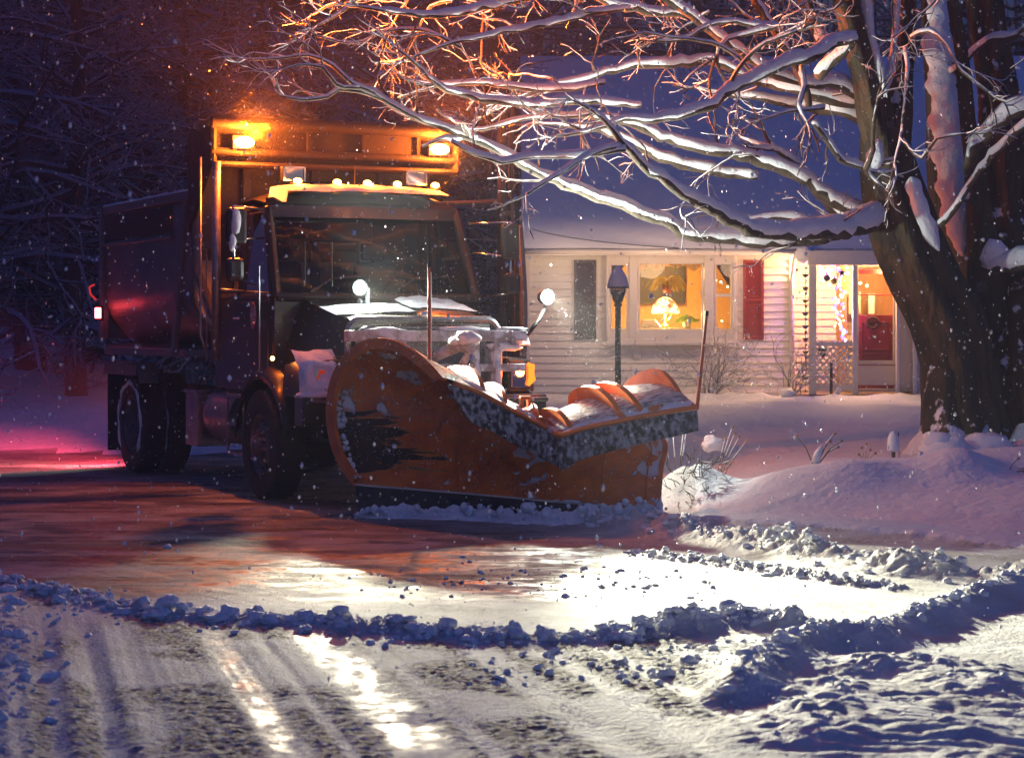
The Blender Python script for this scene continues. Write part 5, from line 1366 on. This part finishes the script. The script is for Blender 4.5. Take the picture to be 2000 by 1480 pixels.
trunk_px([(1728,300,34,21.7),(1705,225,30,21.6),(1690,150,24,21.5),(1665,60,22,21.4),(1640,-40,20,21.3),(1610,-160,18,21.2)],20)
trunk_px([(1722,320,36,21.8),(1715,240,30,21.8),(1700,160,24,21.8),(1672,70,20,21.9),(1655,-20,18,22),(1640,-160,16,22)],20)
trunk_px([(1735,330,34,21.9),(1752,250,26,22),(1760,160,21,22.1),(1765,60,20,22.2),(1768,-60,18,22.3),(1770,-180,16,22.4)],20)
trunk_px([(1960,940,90,22.8),(1955,850,66,22.8),(1950,760,58,22.8),(1948,680,62,22.9),(1935,600,58,23),(1912,530,52,23),(1888,470,46,23.1),(1868,410,42,23.2),(1855,330,40,23.2),(1850,260,38,23.3),(1842,180,34,23.3),(1835,90,32,23.4),(1830,-20,30,23.5),(1830,-160,26,23.6)])
trunk_px([(2060,960,110,22.4),(2040,860,82,22.4),(2030,760,76,22.4),(2020,660,74,22.5),(2000,560,64,22.6),(1975,460,50,22.7),(1962,360,42,22.8),(1955,260,40,22.8),(1945,160,36,22.9),(1930,60,34,23),(1915,-60,32,23)])
trunk_px([(1930,640,40,22.5),(1925,540,32,22.4),(1915,440,24,22.3),(1905,340,18,22.2),(1890,240,14,22.2),(1880,120,12,22.1),(1860,0,10,22)],30)
trunk_px([(1860,880,52,21.9),(1840,800,38,22),(1850,720,30,22)],18); trunk_px([(1935,900,60,22.1),(1920,810,40,22.2),(1915,700,34,22.3)],18)
# roots
for px, py, r in ((1835,890,26),(1900,905,30),(1985,910,34)): trunk_px([(px,py+20,r*.6,21.5),(px+12,py-20,r,21.8),(px+25,py-70,r*.7,22.0)],14)
TR.build('trunk', MOSS, old, smooth=True, xf=inv)
k = limb_px
# the big low limbs
k(T,[(1770,405,44,21.9),(1715,430,34,21.7),(1660,448,28,21.4),(1600,452,25,21.1),(1530,455,22,20.8),(1460,447,21,20.5),(1390,412,19,20.2),(1320,370,16,19.9),(1260,325,14,19.7),(1215,280,12,19.5),(1185,240,9,19.4),(1150,212,6,19.3),(1120,196,3,19.2)],spawn=1.6)
k(T,[(1640,452,24,21.3),(1560,470,19,21.2),(1490,474,18,21.1),(1430,468,17,21.0),(1350,458,17,20.8),(1280,428,16,20.6),(1200,396,15,20.4),(1120,368,14,20.2),(1050,338,13,20.0),(985,300,12,19.8),(920,270,11,19.6)],spawn=1.4)
k(T,[(930,275,11,19.6),(870,252,10,19.4),(830,238,9,19.3),(780,212,9,19.2),(730,180,8,19.1),(690,165,7,19.0),(650,128,6,18.9),(600,108,5,18.8),(540,115,4,18.7),(480,116,3,18.6)],spawn=4.5,L=(.25,.7))
k(T,[(780,212,8,19.2),(720,182,8,19.1),(660,176,7,19.0),(640,190,6,18.9),(590,195,5,18.8),(555,188,3,18.7)],spawn=5,L=(.25,.6))
k(T,[(700,172,6,19.0),(655,165,6,18.8),(630,132,5,18.7),(580,128,3,18.6),(550,138,2,18.5)],spawn=5,L=(.2,.5))
k(T,[(1218,292,9,19.5),(1160,300,9,19.3),(1100,306,9,19.1),(1040,305,9,18.9),(980,316,9,18.7),(930,300,8,18.6),(880,276,6,18.5)],spawn=1.5)
k(T,[(1215,284,8,19.5),(1160,300,8,19.2),(1110,328,7,19.0),(1060,358,6,18.8),(1028,380,4,18.7)],spawn=1)
k(T,[(1740,440,30,22.0),(1680,418,24,21.9),(1625,392,20,21.8),(1570,352,19,21.7),(1500,322,18,21.6),(1430,300,16,21.5),(1360,290,15,21.3),(1290,268,14,21.2),(1225,240,12,21.0),(1150,228,10,20.9),(1080,222,6,20.8),(1010,206,3,20.7)],spawn=1.6)
k(T,[(1480,345,11,21.7),(1420,338,14,21.7),(1350,326,15,21.6),(1290,308,14,21.5),(1230,278,12,21.4),(1170,256,10,21.3),(1110,246,6,21.2),(1050,240,3,21.1)],spawn=1.4)
k(T,[(1665,430,20,21.9),(1625,405,17,21.9),(1590,365,14,21.8),(1560,325,12,21.8),(1535,305,11,21.7),(1512,290,8,21.7)],spawn=1)
k(T,[(1740,430,22,22),(1670,438,17,22),(1600,440,14,21.9),(1560,428,12,21.8),(1510,424,9,21.7),(1460,428,6,21.6),(1410,422,3,21.5)],spawn=1)
k(T,[(1600,150,18,21.0),(1660,90,14,20.8),(1668,75,10,20.7)])
k(T,[(1672,78,14,20.7),(1630,82,17,20.7),(1590,108,18,20.6),(1540,122,17,20.5),(1480,148,16,20.4),(1425,175,16,20.3),(1395,205,15,20.2),(1340,220,14,20.1),(1280,236,12,20.0),(1220,232,9,19.9),(1185,245,8,19.9),(1120,262,6,19.8),(1085,268,3,19.7)],spawn=2.2)
k(T,[(1250,205,8,20.2),(1180,200,11,20.1),(1100,200,12,20.0),(1040,206,11,19.9),(980,200,11,19.8),(920,188,10,19.7),(870,175,9,19.6),(835,150,8,19.5),(812,125,6,19.4),(775,95,3,19.3)],spawn=3.4)
k(T,[(1180,160,7,20.4),(1120,172,10,20.3),(1050,175,10,20.2),(990,168,9,20.1),(930,162,8,20.0),(860,165,6,19.9)],spawn=3.5)
k(T,[(1160,222,8,20.3),(1080,228,7,20.2),(1020,232,7,20.1),(960,250,6,20.0),(905,252,5,19.9),(840,240,4,19.8)],spawn=3.4)
k(T,[(1622,128,22,22.4),(1600,60,24,22.5),(1575,0,26,22.6),(1550,-80,28,22.7)])
k(T,[(1715,215,22,21.8),(1640,165,18,21.6),(1580,162,14,21.5),(1520,150,15,21.4),(1470,120,15,21.3),(1415,80,15,21.2),(1350,30,14,21.1),(1280,-15,12,21.0),(1200,-70,10,20.9)],spawn=1.8)
k(T,[(1680,200,20,21.8),(1600,190,18,21.8),(1540,168,18,21.8),(1470,160,12,21.8),(1400,122,14,21.7),(1330,125,14,21.6),(1260,128,12,21.5),(1200,138,10,21.4),(1130,158,9,21.2),(1060,172,7,21.0),(1010,190,5,20.9)],spawn=2.4)
k(T,[(1715,250,22,21.9),(1640,215,20,21.9),(1600,215,18,22),(1540,205,14,22),(1480,190,11,22),(1420,186,7,22),(1360,170,4,21.9)],spawn=1)
k(T,[(1580,215,10,21.3),(1568,160,12,21.3),(1520,70,14,21.3),(1480,10,15,21.3),(1440,-60,16,21.3)],spawn=1)
k(T,[(1565,130,10,20.6),(1570,170,9,20.5),(1562,205,8,20.4),(1575,240,5,20.3)],spawn=3,L=(.2,.5))
k(T,[(1480,60,9,21.0),(1520,52,8,20.9),(1420,78,7,20.9),(1400,110,6,20.8)] ,spawn=2)
k(T,[(1230,15,8,20.5),(1160,26,9,20.3),(1100,40,9,20.1),(1030,55,9,19.9),(960,68,8,19.7),(900,80,6,19.6),(850,95,5,19.5),(800,115,3,19.4)],spawn=2.4)
k(T,[(1340,30,10,21.2),(1260,22,14,21.0),(1190,8,13,20.8),(1140,-20,12,20.6)],spawn=1.4)
k(T,[(1120,-20,11,20.2),(1040,-4,11,20.0),(960,12,11,19.8),(890,28,11,19.6),(820,30,9,19.4),(760,22,7,19.3),(700,14,4,19.2)],spawn=2.6)
k(T,[(720,-30,7,19.6),(690,5,6,19.5),(650,35,5,19.4),(620,50,3,19.3)],spawn=4,L=(.25,.7))
k(T,[(900,95,6,19.6),(835,62,6,19.5),(760,60,5,19.4),(690,85,4,19.3),(620,70,3,19.2)],spawn=4,L=(.25,.6))
k(T,[(1530,55,7,21),(1470,48,8,20.9),(1400,45,7,20.8),(1330,78,6,20.7),(1270,82,4,20.6)],spawn=2.4)
k(T,[(1470,145,6,20.5),(1425,100,6,20.4),(1370,80,5,20.3),(1300,72,4,20.2)],spawn=3)
k(T,[(1420,180,7,20.3),(1445,130,6,20.2),(1495,85,6,20.1),(1560,60,5,20.0)],spawn=2)
k(T,[(1765,95,8,20.6),(1775,130,9,20.5),(1768,200,8,20.4),(1762,260,7,20.4),(1745,320,5,20.3)],spawn=4,L=(.2,.6))
k(T,[(1778,75,6,20.5),(1815,60,7,20.4),(1850,90,6,20.3),(1880,140,5,20.2),(1930,180,4,20.1)],spawn=4,L=(.2,.6))
k(T,[(1760,270,6,20.6),(1800,310,5,20.5),(1830,270,5,20.4),(1890,262,3,20.3)],spawn=4,L=(.2,.5))
k(T,[(1590,240,9,20.8),(1620,280,10,20.9),(1640,310,10,21.0),(1690,330,9,21.2)],spawn=7,L=(.25,.55))
k(T,[(1610,210,7,20.6),(1580,215,6,20.5),(1540,218,5,20.4),(1470,240,3,20.3)],spawn=5,L=(.2,.5))
k(T,[(1690,335,9,20.9),(1705,290,8,20.8),(1705,250,6,20.7),(1712,205,4,20.6)],spawn=2,L=(.2,.5))
k(T,[(1835,440,11,21.5),(1870,400,10,21.4),(1905,345,11,21.3),(1950,290,12,21.1),(2010,240,12,20.9),(2080,200,12,20.7)],spawn=1)
k(T,[(1895,400,20,21.8),(1900,310,22,21.7),(1930,260,24,21.6),(1990,215,24,21.5),(2070,190,22,21.4)],spawn=1)
k(T,[(1930,520,22,22.2),(1975,515,26,22),(2060,505,30,21.8)])
k(T,[(1830,160,8,22.8),(1875,130,9,22.6),(1925,80,10,22.4),(1990,70,9,22.2)],spawn=2)
for a in ((1700,-60),(1600,-90),(1500,-60),(1380,-60),(1830,-80),(1910,-60),(1060,-60),(900,-60),(760,-60)):
    Y = 20+2.5*T.r.random(); p = P(a[0],a[1],Y)
    for q in range(5): T.twig_from(p+Vector((T.r.gauss(0,.5),0,T.r.gauss(0,.2))), Vector((T.r.gauss(-.5,1),T.r.gauss(0,.6),T.r.gauss(0,.7))), .02, T.r.uniform(.8,1.6), 0)
cr_ = T.bark.build('crown', BARK, old, smooth=True, xf=inv); T.twig.build('twigs', TWIG, cr_, xf=inv)
# snow plastered on the trunks
S = T.snow
def plaster(pts, sh=-.55):
    kn = smooth_path([(P(a,b_,Y), r/F*Y) for a,b_,r,Y in pts], .03); rows = []; N = len(kn)
    for i, (p, r) in enumerate(kn):
        q = kn[min(i+1,N-1)][0]-kn[max(i-1,0)][0]; q.normalize(); u = q.cross(Vector((0,1,0))).normalized(); w = Vector((0,-1,0))
        f = max(.02, min(1, 9*i/N, 6*(N-1-i)/N))**.5*(1+.30*mnoise.noise(Vector((p.z*4,p.x*3,9)))+.15*mnoise.noise(Vector((p.z*15,p.x*3,9)))); row = []
        for j in range(15):
            a = math.pi*j/14; e = 1+.38*mnoise.noise(Vector((p.z*6,j//7*5,p.x)))+.16*mnoise.noise(Vector((p.z*22,j//7*9,1)))
            row.append(p+u*(r*f*math.cos(a)*e)+w*(r*.13*math.sin(a)**.7*f*(1+.8*mnoise.noise(Vector((p.z*14,j*.6,3)))))+Vector((0,.04*abs(math.cos(a))**3,0)))
        rows.append(row)
    S.grid(rows)
plaster([(1882,500,16,22.4),(1868,430,26,22.45),(1858,350,30,22.55),(1853,270,34,22.6),(1845,190,30,22.6),(1838,110,26,22.7),(1832,20,26,22.8),(1830,-60,24,22.9)])
plaster([(1780,345,10,21.35),(1798,400,17,21.4),(1818,450,15,21.5),(1835,490,8,21.6)]); 
plaster([(1758,-40,6,21.7),(1748,80,7,21.6),(1738,150,8,21.5),(1728,190,5,21.4)]); plaster([(1690,-40,9,21.4),(1702,60,9,21.4),(1718,130,9,21.4),(1733,190,5,21.4)])
plaster([(1955,470,18,22.0),(1945,490,24,22.0),(1930,520,14,22.1)])
plaster([(1700,330,12,21.2),(1712,300,16,21.1),(1716,270,5,21.1)])
for px, py, r, Y in ((1845,865,34,21.5),(1830,845,22,21.5),(1925,855,34,21.6),(1980,880,20,21.5),(1885,870,18,21.5)):
    q = P(px,py,Y); S.ball(q-Vector((0,0,.08)), r/F*Y, 18, .35, (1.5,.9,.8))
S.build('snow', SNOW, old, smooth=True, xf=inv)

# ---------------------------------------------------------------- trees in the dark behind
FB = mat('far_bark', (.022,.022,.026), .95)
FS = mat('dusk_far_snow', (.20,.25,.34), .8)  # dark blue copy of the snow, night shade put into its colour
def far_tree(seed, H, label):
    t = Tree(seed); r_ = t.r; root = empty('bare_tree'); tag(root, label, 'tree', None)
    tb = MB(); kn = [(Vector((0,0,-.3)), H*.020)]; p = Vector((0,0,0)); d = Vector((r_.gauss(0,.1),r_.gauss(0,.1),1))
    for i in range(8): p = p+d.normalized()*H/8; d = d+Vector((r_.gauss(0,.12),r_.gauss(0,.12),0)); kn.append((p.copy(), H*.018*(1-.82*(i+1)/8)))
    path = smooth_path(kn, H/30); tb.tube([a for a,_ in path], [b_ for _,b_ in path], 9)
    for i in range(int(len(path)*.12), len(path)-1):
        for q in range(3 if i % 2 else 2):
            a = r_.random()*6.28; f = 1-i/len(path); L_ = H*(.10+.30*f)*r_.uniform(.6,1.1)
            t.grow(path[i][0], Vector((math.cos(a),math.sin(a),r_.uniform(-.15,.7))), path[i][1]*.42+.008, L_)
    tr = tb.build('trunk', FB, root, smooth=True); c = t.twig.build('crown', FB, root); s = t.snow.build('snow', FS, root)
    return root
def grow(s, p, d, r, L):
    n = 7; path = [p]; rad = [r]; d = d.normalized(); r0 = s.r
    for i in range(n): d = (d+Vector((r0.gauss(0,.17),r0.gauss(0,.17),r0.gauss(-.02,.15)))).normalized(); path.append(path[-1]+d*L/n); rad.append(r*(1-.8*(i+1)/n))
    s.twig.tube(path, rad, 4, caps=False); s.snow.tube([q+Vector((0,0,rad[j]*.55+.006)) for j, q in enumerate(path)], [q*.8+.003 for q in rad], 4, caps=False)
    if L > .5:
        for k_ in range(5 if L > 1.2 else 4):
            i = r0.randint(2, n-1); v = Vector((r0.gauss(0,1),r0.gauss(0,1),r0.gauss(0,.8))); dd = (path[i+1]-path[i-1]).normalized(); sd = (v-dd*v.dot(dd)).normalized()
            s.grow(path[i], dd*.7+sd*.7, rad[i]*.6, L*r0.uniform(.3,.52))
Tree.grow = grow
protos = [far_tree(101, 13, ''), far_tree(102, 10, ''), far_tree(103, 15, '')]
SPR = mat('spruce_needles', (.018,.030,.022), .9)
def spruce(seed, H):
    r_ = random.Random(seed); root = empty('spruce'); tb = MB(); tb.tube([(0,0,-.3),(0,0,H)], [H*.018,.02], 8); tb.build('trunk', FB, root, smooth=True)
    g, s = MB(), MB(); z = .5
    while z < H-.3:
        f = 1-z/H; Rr = H*.24*f**.8+.15; m = 9
        for k_ in range(m):
            a = r_.random()*6.28; L_ = Rr*r_.uniform(.75,1.15); nn = 6; ca, sa = math.cos(a), math.sin(a)
            pts = [Vector((L_*u*ca, L_*u*sa, z+.06*L_*u-.32*L_*u*u)) for u in [i/nn for i in range(nn+1)]]
            sd = Vector((-sa,ca,0))
            for i in range(1, nn+1):
                w = .30*L_*(1-.75*i/nn)+.05; 
                for sg in (-1,1):
                    tip = pts[i]+sd*sg*w*r_.uniform(.7,1.1)+Vector((ca,sa,0))*.12*L_+Vector((0,0,-.10*w-.05)); base = pts[i-1]
                    g.add([base, pts[i], tip, base+(tip-base)*.5+Vector((0,0,-.12*w-.03))], [(0,1,2),(0,2,3),(0,3,1)])
                    up = Vector((0,0,.035)); 
                    if r_.random() < .75: s.add([base+up, pts[i]+up, pts[i].lerp(tip,.8)+up*.9, base.lerp(tip,.45)+up], [(0,1,2,3)])
        z += .20+.02*H*.5*r_.random()
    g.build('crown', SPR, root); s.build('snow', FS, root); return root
sprs = [spruce(201, 8.5), spruce(202, 11)]
BT = [  # px, distance, prototype, scale, label
 (-60,33,0,.9,'leaning bare tree at the far left edge beyond the road'),(60,37,2,1.0,'tall bare snowy tree at left, second from the edge'),(150,34,1,1.0,'low bushy bare tree left of the dump body'),
 (235,41,0,1.05,'bare snowy tree rising behind the truck tail lamp'),(330,36,2,.95,'tall bare tree rising directly behind the dump body side'),(420,43,1,1.3,'bare tree behind the left beacon'),(520,38,0,1.0,'bare tree seen above the cab shield, left of middle'),
 (620,45,2,1.1,'tall bare tree above the middle of the cab shield'),(720,39,1,1.25,'twiggy bare tree above the gap between the beacons'),(810,47,0,1.25,'bare tree above the right beacon'),(900,42,2,1.0,'bare tree between the right beacon and the roof end'),
 (985,50,1,1.5,'bare tree rising behind the left end of the house roof'),(1090,54,0,1.3,'bare tree behind the house ridge at its left'),(1230,57,2,1.15,'bare tree behind the house ridge near its middle'),(1360,55,0,1.3,'bare tree behind the house ridge right of its middle'),
 (1500,58,2,1.1,'bare tree behind the ridge under the thick crossing limb'),(1720,56,1,1.7,'bare tree behind the ridge hidden by the leaders of the old tree')]
first = {}
for i, (px, Y, pi, s_, lab) in enumerate(BT):
    if pi not in first: o = protos[pi]; first[pi] = 1
    else: o = copy_tree(protos[pi])
    x = (px-1000)/F*Y; o.location = (x, Y, height1(x, Y)-.1); o.rotation_euler = (0,0,i*1.9); o.scale = (s_,)*3; tag(o, lab, 'tree', 'bare trees behind the truck and house')
ST = [(30,46,0,'dark drooping spruce nearest the left edge'),(120,52,1,'taller dark spruce beyond the left roadside'),(205,44,0,'dark spruce just left of the tail lamp'),(560,60,1,'dark spruce far behind the cab shield'),(880,62,1,'dark spruce behind the right beacon'),(1420,62,1,'dark spruce above the house ridge'),(1900,48,1,'dark spruce behind the trunks of the old tree'),(2010,44,0,'dark spruce at the right edge behind the old tree')]
used = set()
for i, (px, Y, pi, lab) in enumerate(ST):
    o = sprs[pi] if pi not in used else copy_tree(sprs[pi]); used.add(pi)
    x = (px-1000)/F*Y; o.location = (x, Y, height1(x, Y)-.1); o.rotation_euler = (0,0,i*2.3); tag(o, lab, 'tree', 'dark spruces in the wood')
# far wood on the rise: many thin snowy stems that read as one mass
b = MB(); r_ = random.Random(77); sn = MB()
for i in range(900):
    Y = 62+r_.random()*34; x = (r_.random()*2.5-1.25)*Y*.32; z = height1(x, Y) if i < 0 else .9*1; H = r_.uniform(8,15)
    lean = r_.gauss(0,.5); p0, p1 = Vector((x,Y,z-.4)), Vector((x+lean,Y,z+H)); b.tube([p0,p0.lerp(p1,.5)+Vector((r_.gauss(0,.2),0,0)),p1],[.13,.09,.02],4,caps=False)
    for k_ in range(9):
        u = r_.uniform(.15,.98); a = p0.lerp(p1,u); L_ = (1-u*.7)*r_.uniform(1.2,3.4); dx = r_.choice((-1,1))
        m_ = a+Vector((dx*L_*.5,r_.gauss(0,.3),L_*r_.uniform(0,.35))); e = a+Vector((dx*L_,r_.gauss(0,.5),L_*r_.uniform(-.15,.6)))
        (b if k_ % 2 else sn).tube([a,m_,e],[.05,.035,.012],3,caps=False)
b.cur = 0
w = b.build('far_wood', FB); tag(w, 'dark distant wood of snowy stems filling the background', 'wood', None, 'stuff')
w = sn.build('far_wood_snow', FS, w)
# wooded hill behind everything
b = MB(); rows = []
for i in range(16):
    v = i/15; rows.append([((u-.5)*420, 100+v*110, 1+ (26*v**.8)*(1+.25*mnoise.noise(Vector((u*9,v*2,0))))*1.0) for u in [j/60 for j in range(61)]])
b.grid(rows); o = b.build('hills', mat('dark_hill', (.05,.06,.08), .95, col2=(.012,.016,.024), nscale=.35, thr=(.4,.6), detail=10), smooth=True); tag(o, 'dark wooded hillside rising behind the trees', None, None, 'structure')

# ---------------------------------------------------------------- garden plants
def ground_at(px, py_guess, Y): x = (px-1000)/F*Y; return Vector((x, Y, height1(x, Y)))
STALK = mat('dry_stalk', (.10,.065,.04), .9)
def bush(name, c, H, W, n, lab, lean=0, seed=1, snowk=1.0):
    t = Tree(seed); r_ = t.r; o = empty(name, c); tag(o, lab, 'bush')
    for i in range(n):
        a = r_.random()*6.28; rr = .12*r_.random()
        d = Vector((math.cos(a)*W/H*.75*r_.random()+lean, math.sin(a)*W/H*.5*r_.random(), 1))
        t.twig_from(Vector((rr*math.cos(a),rr*math.sin(a)*.6,0)), d, .012, H*r_.uniform(.6,1.1), 1, up=.5, maxl=3)
    t.twig.build('stem', TWIG, o); t.snow.build('snow', SNOW, o); return o
bush('garden_bush', ground_at(1385,770,35.2), 1.15, 1.0, 30, 'wide frosty twiggy bush below the right end of the bay window', .12, 31)
bush('garden_bush', ground_at(1548,770,35.0), 1.35, .5, 14, 'sparse frosty bush leaning on the wall beside the rain chain', .0, 32)
bush('garden_bush', ground_at(1222,740,34.8), .55, .5, 8, 'small frosty bush behind the lamp post', .0, 33)
t = Tree(44); c = Vector((1.62,19.05,0)); o = empty('buried_shrub', c); tag(o, 'round shrub almost buried in snow beside the plow', 'bush')
r_ = t.r
for i in range(60):
    a = r_.gauss(-1.35,.35); el = r_.uniform(.05,.9); d = Vector((math.cos(a)*math.cos(el),math.sin(a)*math.cos(el),math.sin(el)*.5)); p = Vector((.0,.15,.30))+Vector((d.x*.40,d.y*.42,(el-.45)*.34))
    t.twig_from(p, d+Vector((r_.gauss(0,.5),0,r_.gauss(0,.5))), .006, .10+.08*r_.random(), 2, snow=(i % 2 == 0))
t.twig.build('twigs', mat('green_twig', (.07,.07,.03), .9), o); t.snow.build('snow', SNOW, o)
def stalks(px, py, Y, spec, lab, caps=.03, name='dry_plant', col=None, cat='plant'):
    c = ground_at(px, py, Y); base = CH+(HZ-py)/F*Y; c.z = min(c.z, base+.05)
    o = empty(name, c); tag(o, lab, cat); b = MB(); s = MB(); h = MB(); z0 = base-c.z
    for (dx, dz, r0) in spec:
        e = Vector((dx/F*Y, rnd.gauss(0,.02), z0+dz/F*Y)); m_ = e*.55+Vector((0,0,.02)); b.tube([(0,0,-.05), m_, e], [r0,r0*.8,r0*.5], 5)
        h = MB(); h.ball(e, .014 if col is None else .02, 7, .5); h.build('seed_head', col or mat('tan_seed',(.35,.22,.10),.8), o, smooth=True); s.tube([e.lerp(m_,.1)+Vector((0,0,.008)), m_+Vector((0,0,.010))], .006, 4)
    b.build('stem', STALK, o); s.build('snow', SNOW, o, smooth=True); return o
YEL = mat('yellow_bloom', (.75,.65,.15), .6)
stalks(1322,868,19.9,[(-30,22,.006),(-8,30,.005),(14,36,.005),(20,34,.005)],'pale yellow seed heads beside the right end of the plow',col=YEL)
stalks(1395,862,20.6,[(36,28,.004),(22,6,.005),(50,10,.004),(66,2,.004),(40,16,.004)],'flattened dry stems beside the snowy knob behind the shrub')
b = MB(); b.ball((0,0,-.02), .085, 16, .7, (1.25,1,.8)); o = b.build('snow_knob', SNOW, smooth=True); o.location = P(1392,862,20.7); tag(o, 'small round knob of snow on a hidden garden ornament', 'snow knob')
o = stalks(1592,903,19.6,[(-36,52,.006),(38,56,.007),(52,42,.006),(46,30,.005),(30,40,.005)],'forked dry plant fanning out of the snow, centre of the yard')
b = MB(); b.tube([(0,0,0),(.03,0,.10),(.07,0,.17)],[.045,.035,.012],10); b.build('snow', SNOW, o, smooth=True)
t = empty('yard_stake', P(1745,900,20.4)); tag(t, 'short stake wearing a tall cap of snow in the yard', 'stake')
b = MB(); b.tube([(0,0,-.2),(0,0,.1)], .018, 8); b.tube([(.06,0,-.2),(.05,0,.28)], .004, 5); b.tube([(0,0,.1),(.05,0,.27)],.004,5); b.build('post', STALK, t)
b = MB(); b.lathe([(.001,.09),(.055,.09),(.062,.12),(.055,.22),(.035,.27),(.001,.29)],(0,0,0),'z',12); b.build('snow', SNOW, t, smooth=True)
o = stalks(1798,918,19.2,[(-20,-4,.006),(18,20,.006),(60,24,.005),(62,6,.005),(30,12,.005)],'low dark broken stems right of the capped stake')
b = MB(); b.tube([(0,0,.0),(0,0,.12)],[.035,.02],8); b.build('snow', SNOW, o, smooth=True)
stalks(1960,945,18.4,[(30,50,.006),(-6,20,.005),(40,26,.005),(60,36,.005),(48,10,.005)],'dark twiggy stems at the right edge of the yard')
stalks(1690,905,20.6,[(-6,30,.003),(2,38,.003),(10,26,.003),(20,20,.003),(-14,18,.003)],'faint clump of grass stalks left of the capped stake')
t = empty('garden_light', P(1160,772,33)); tag(t, 'small dark garden light on a stake with a snow cap', 'garden light')
b = MB(); b.tube([(0,0,-.3),(0,0,.05)],.012,6); b.lathe([(.001,.03),(.03,.05),(.05,.12),(.03,.15),(.001,.15)],(0,0,0),'z',10); b.build('body', BLACK, t, smooth=True)
b = MB(); b.ball((0,0,.19),.05,10,.3,(.9,.9,1.1)); b.build('snow', SNOW, t, smooth=True)

# ---------------------------------------------------------------- falling snow
b = MB(); r_ = random.Random(99)
FV = [(1,0,0),(-1,0,0),(0,1,0),(0,-1,0),(0,0,1),(0,0,-1)]; FF = [(0,2,4),(2,1,4),(1,3,4),(3,0,4),(2,0,5),(1,2,5),(3,1,5),(0,3,5)]
for i in range(8000):
    Y = 7.5+22*r_.random()**.85; x = (r_.random()*2-1)*Y*.27; z = .05+r_.random()*(1.5+Y*.17)
    s = .0028+.0085*r_.random()**4; m = Matrix.Rotation(r_.random()*3,3,'X') @ Matrix.Rotation(r_.random()*3,3,'Y'); el = 1+1.1*r_.random()
    b.add([Vector((x,Y,z))+Vector(( (m@Vector(v)).x*s, (m@Vector(v)).y*s, (m@Vector(v)).z*s*el)) for v in FV], FF)
for i in range(1900):      # thicker swirl in the beams before the truck
    k_ = i % 2; px = r_.gauss(830,90) if k_ else r_.gauss(1140,55); py = r_.gauss(640,60) if k_ else r_.gauss(660,70); Y = r_.uniform(16.6,18.6) if k_ else r_.uniform(17,20.5)
    c = P(px, py, Y); s = r_.uniform(.0016,.0036)
    b.add([c+Vector(v)*s for v in FV], FF)
for i in range(70):        # a few flakes drifting close by
    Y = r_.uniform(2.4,5.5); c = Vector(((r_.random()*2-1)*Y*.24, Y, CH+(r_.random()-.5)*Y*.32)); s = r_.uniform(.0010,.0019); b.add([c+Vector(v)*s for v in FV], FF)
for bx in BEAC:            # extra flakes added round the beacons to build up their glow
    c0 = M_W @ Vector((bx[0], bx[1]-.25, bx[2]))
    for i in range(2600):
        rr = abs(r_.gauss(0,.42))+.07; v = Vector((r_.gauss(0,1),r_.gauss(0,1),r_.gauss(0,1))).normalized(); c = c0+v*rr
        s = r_.uniform(.0008,.0019); b.add([c+Vector(q)*s for q in FV], FF)
o = b.build('falling_snow', mat('flake', (.95,.95,.95), .6), smooth=True); tag(o, 'snowflakes falling through the lamp light, with more added as beacon glow', 'snow', None, 'stuff')

# ---------------------------------------------------------------- air, sky, camera
b = MB(); b.b2(-260,260,-40,300,-4,60); o = b.build('haze', bpy.data.materials.new('haze_air')); tag(o, 'thin snowy air', None, None, 'stuff')
m = o.data.materials[0]; m.use_nodes = True; N = m.node_tree.nodes; N.remove(N['Principled BSDF'])
pv = N.new('ShaderNodeVolumePrincipled'); pv.inputs['Density'].default_value = .0033; pv.inputs['Color'].default_value = (.85,.88,.95,1); pv.inputs['Anisotropy'].default_value = -.3
m.node_tree.links.new(pv.outputs[0], N['Material Output'].inputs['Volume'])
wld = bpy.data.worlds.new('World'); sc.world = wld; wld.use_nodes = True; N = wld.node_tree.nodes
sk = N.new('ShaderNodeTexSky'); sk.sky_type = 'NISHITA'; sk.sun_disc = False; sk.sun_elevation = R(-2); sk.sun_rotation = R(150)
bg = N['Background']; bg.inputs['Strength'].default_value = 1.0
tn = N.new('ShaderNodeMix'); tn.data_type = 'RGBA'; tn.blend_type = 'MULTIPLY'; tn.inputs[0].default_value = 1; tn.inputs[7].default_value = (.13,.37,1.45,1)   # blue hour seen with a tungsten white balance
wld.node_tree.links.new(sk.outputs[0], tn.inputs[6]); wld.node_tree.links.new(tn.outputs[2], bg.inputs[0])
su = light('SUN', 'sun', (0,0,30), .02, (.55,.6,1)); su.data.angle = R(30); su.rotation_euler = (R(50),0,R(150))
cam = bpy.data.cameras.new('camera'); co = bpy.data.objects.new('camera', cam); C.objects.link(co); sc.camera = co
co.location = (0,0,CH); co.rotation_euler = (R(90),0,0); cam.sensor_width = 36; cam.lens = F/2000*36; cam.shift_y = -(740-HZ)/2000
cam.clip_end = 2000; cam.clip_start = .1
cam.dof.use_dof = True; cam.dof.focus_distance = 18.2; cam.dof.aperture_fstop = 4.5
sc.view_settings.view_transform = 'Standard'; sc.view_settings.look = 'None'; sc.view_settings.gamma = 1; sc.view_settings.exposure = .12
cy = sc.cycles; cy.use_denoising = True; cy.max_bounces = 6; cy.diffuse_bounces = 3; cy.glossy_bounces = 3; cy.transmission_bounces = 4; cy.volume_bounces = 0; cy.transparent_max_bounces = 12
cy.sample_clamp_indirect = 4; cy.use_light_tree = True; cy.caustics_reflective = False; cy.caustics_refractive = False; cy.use_adaptive_sampling = True; cy.adaptive_threshold = .035
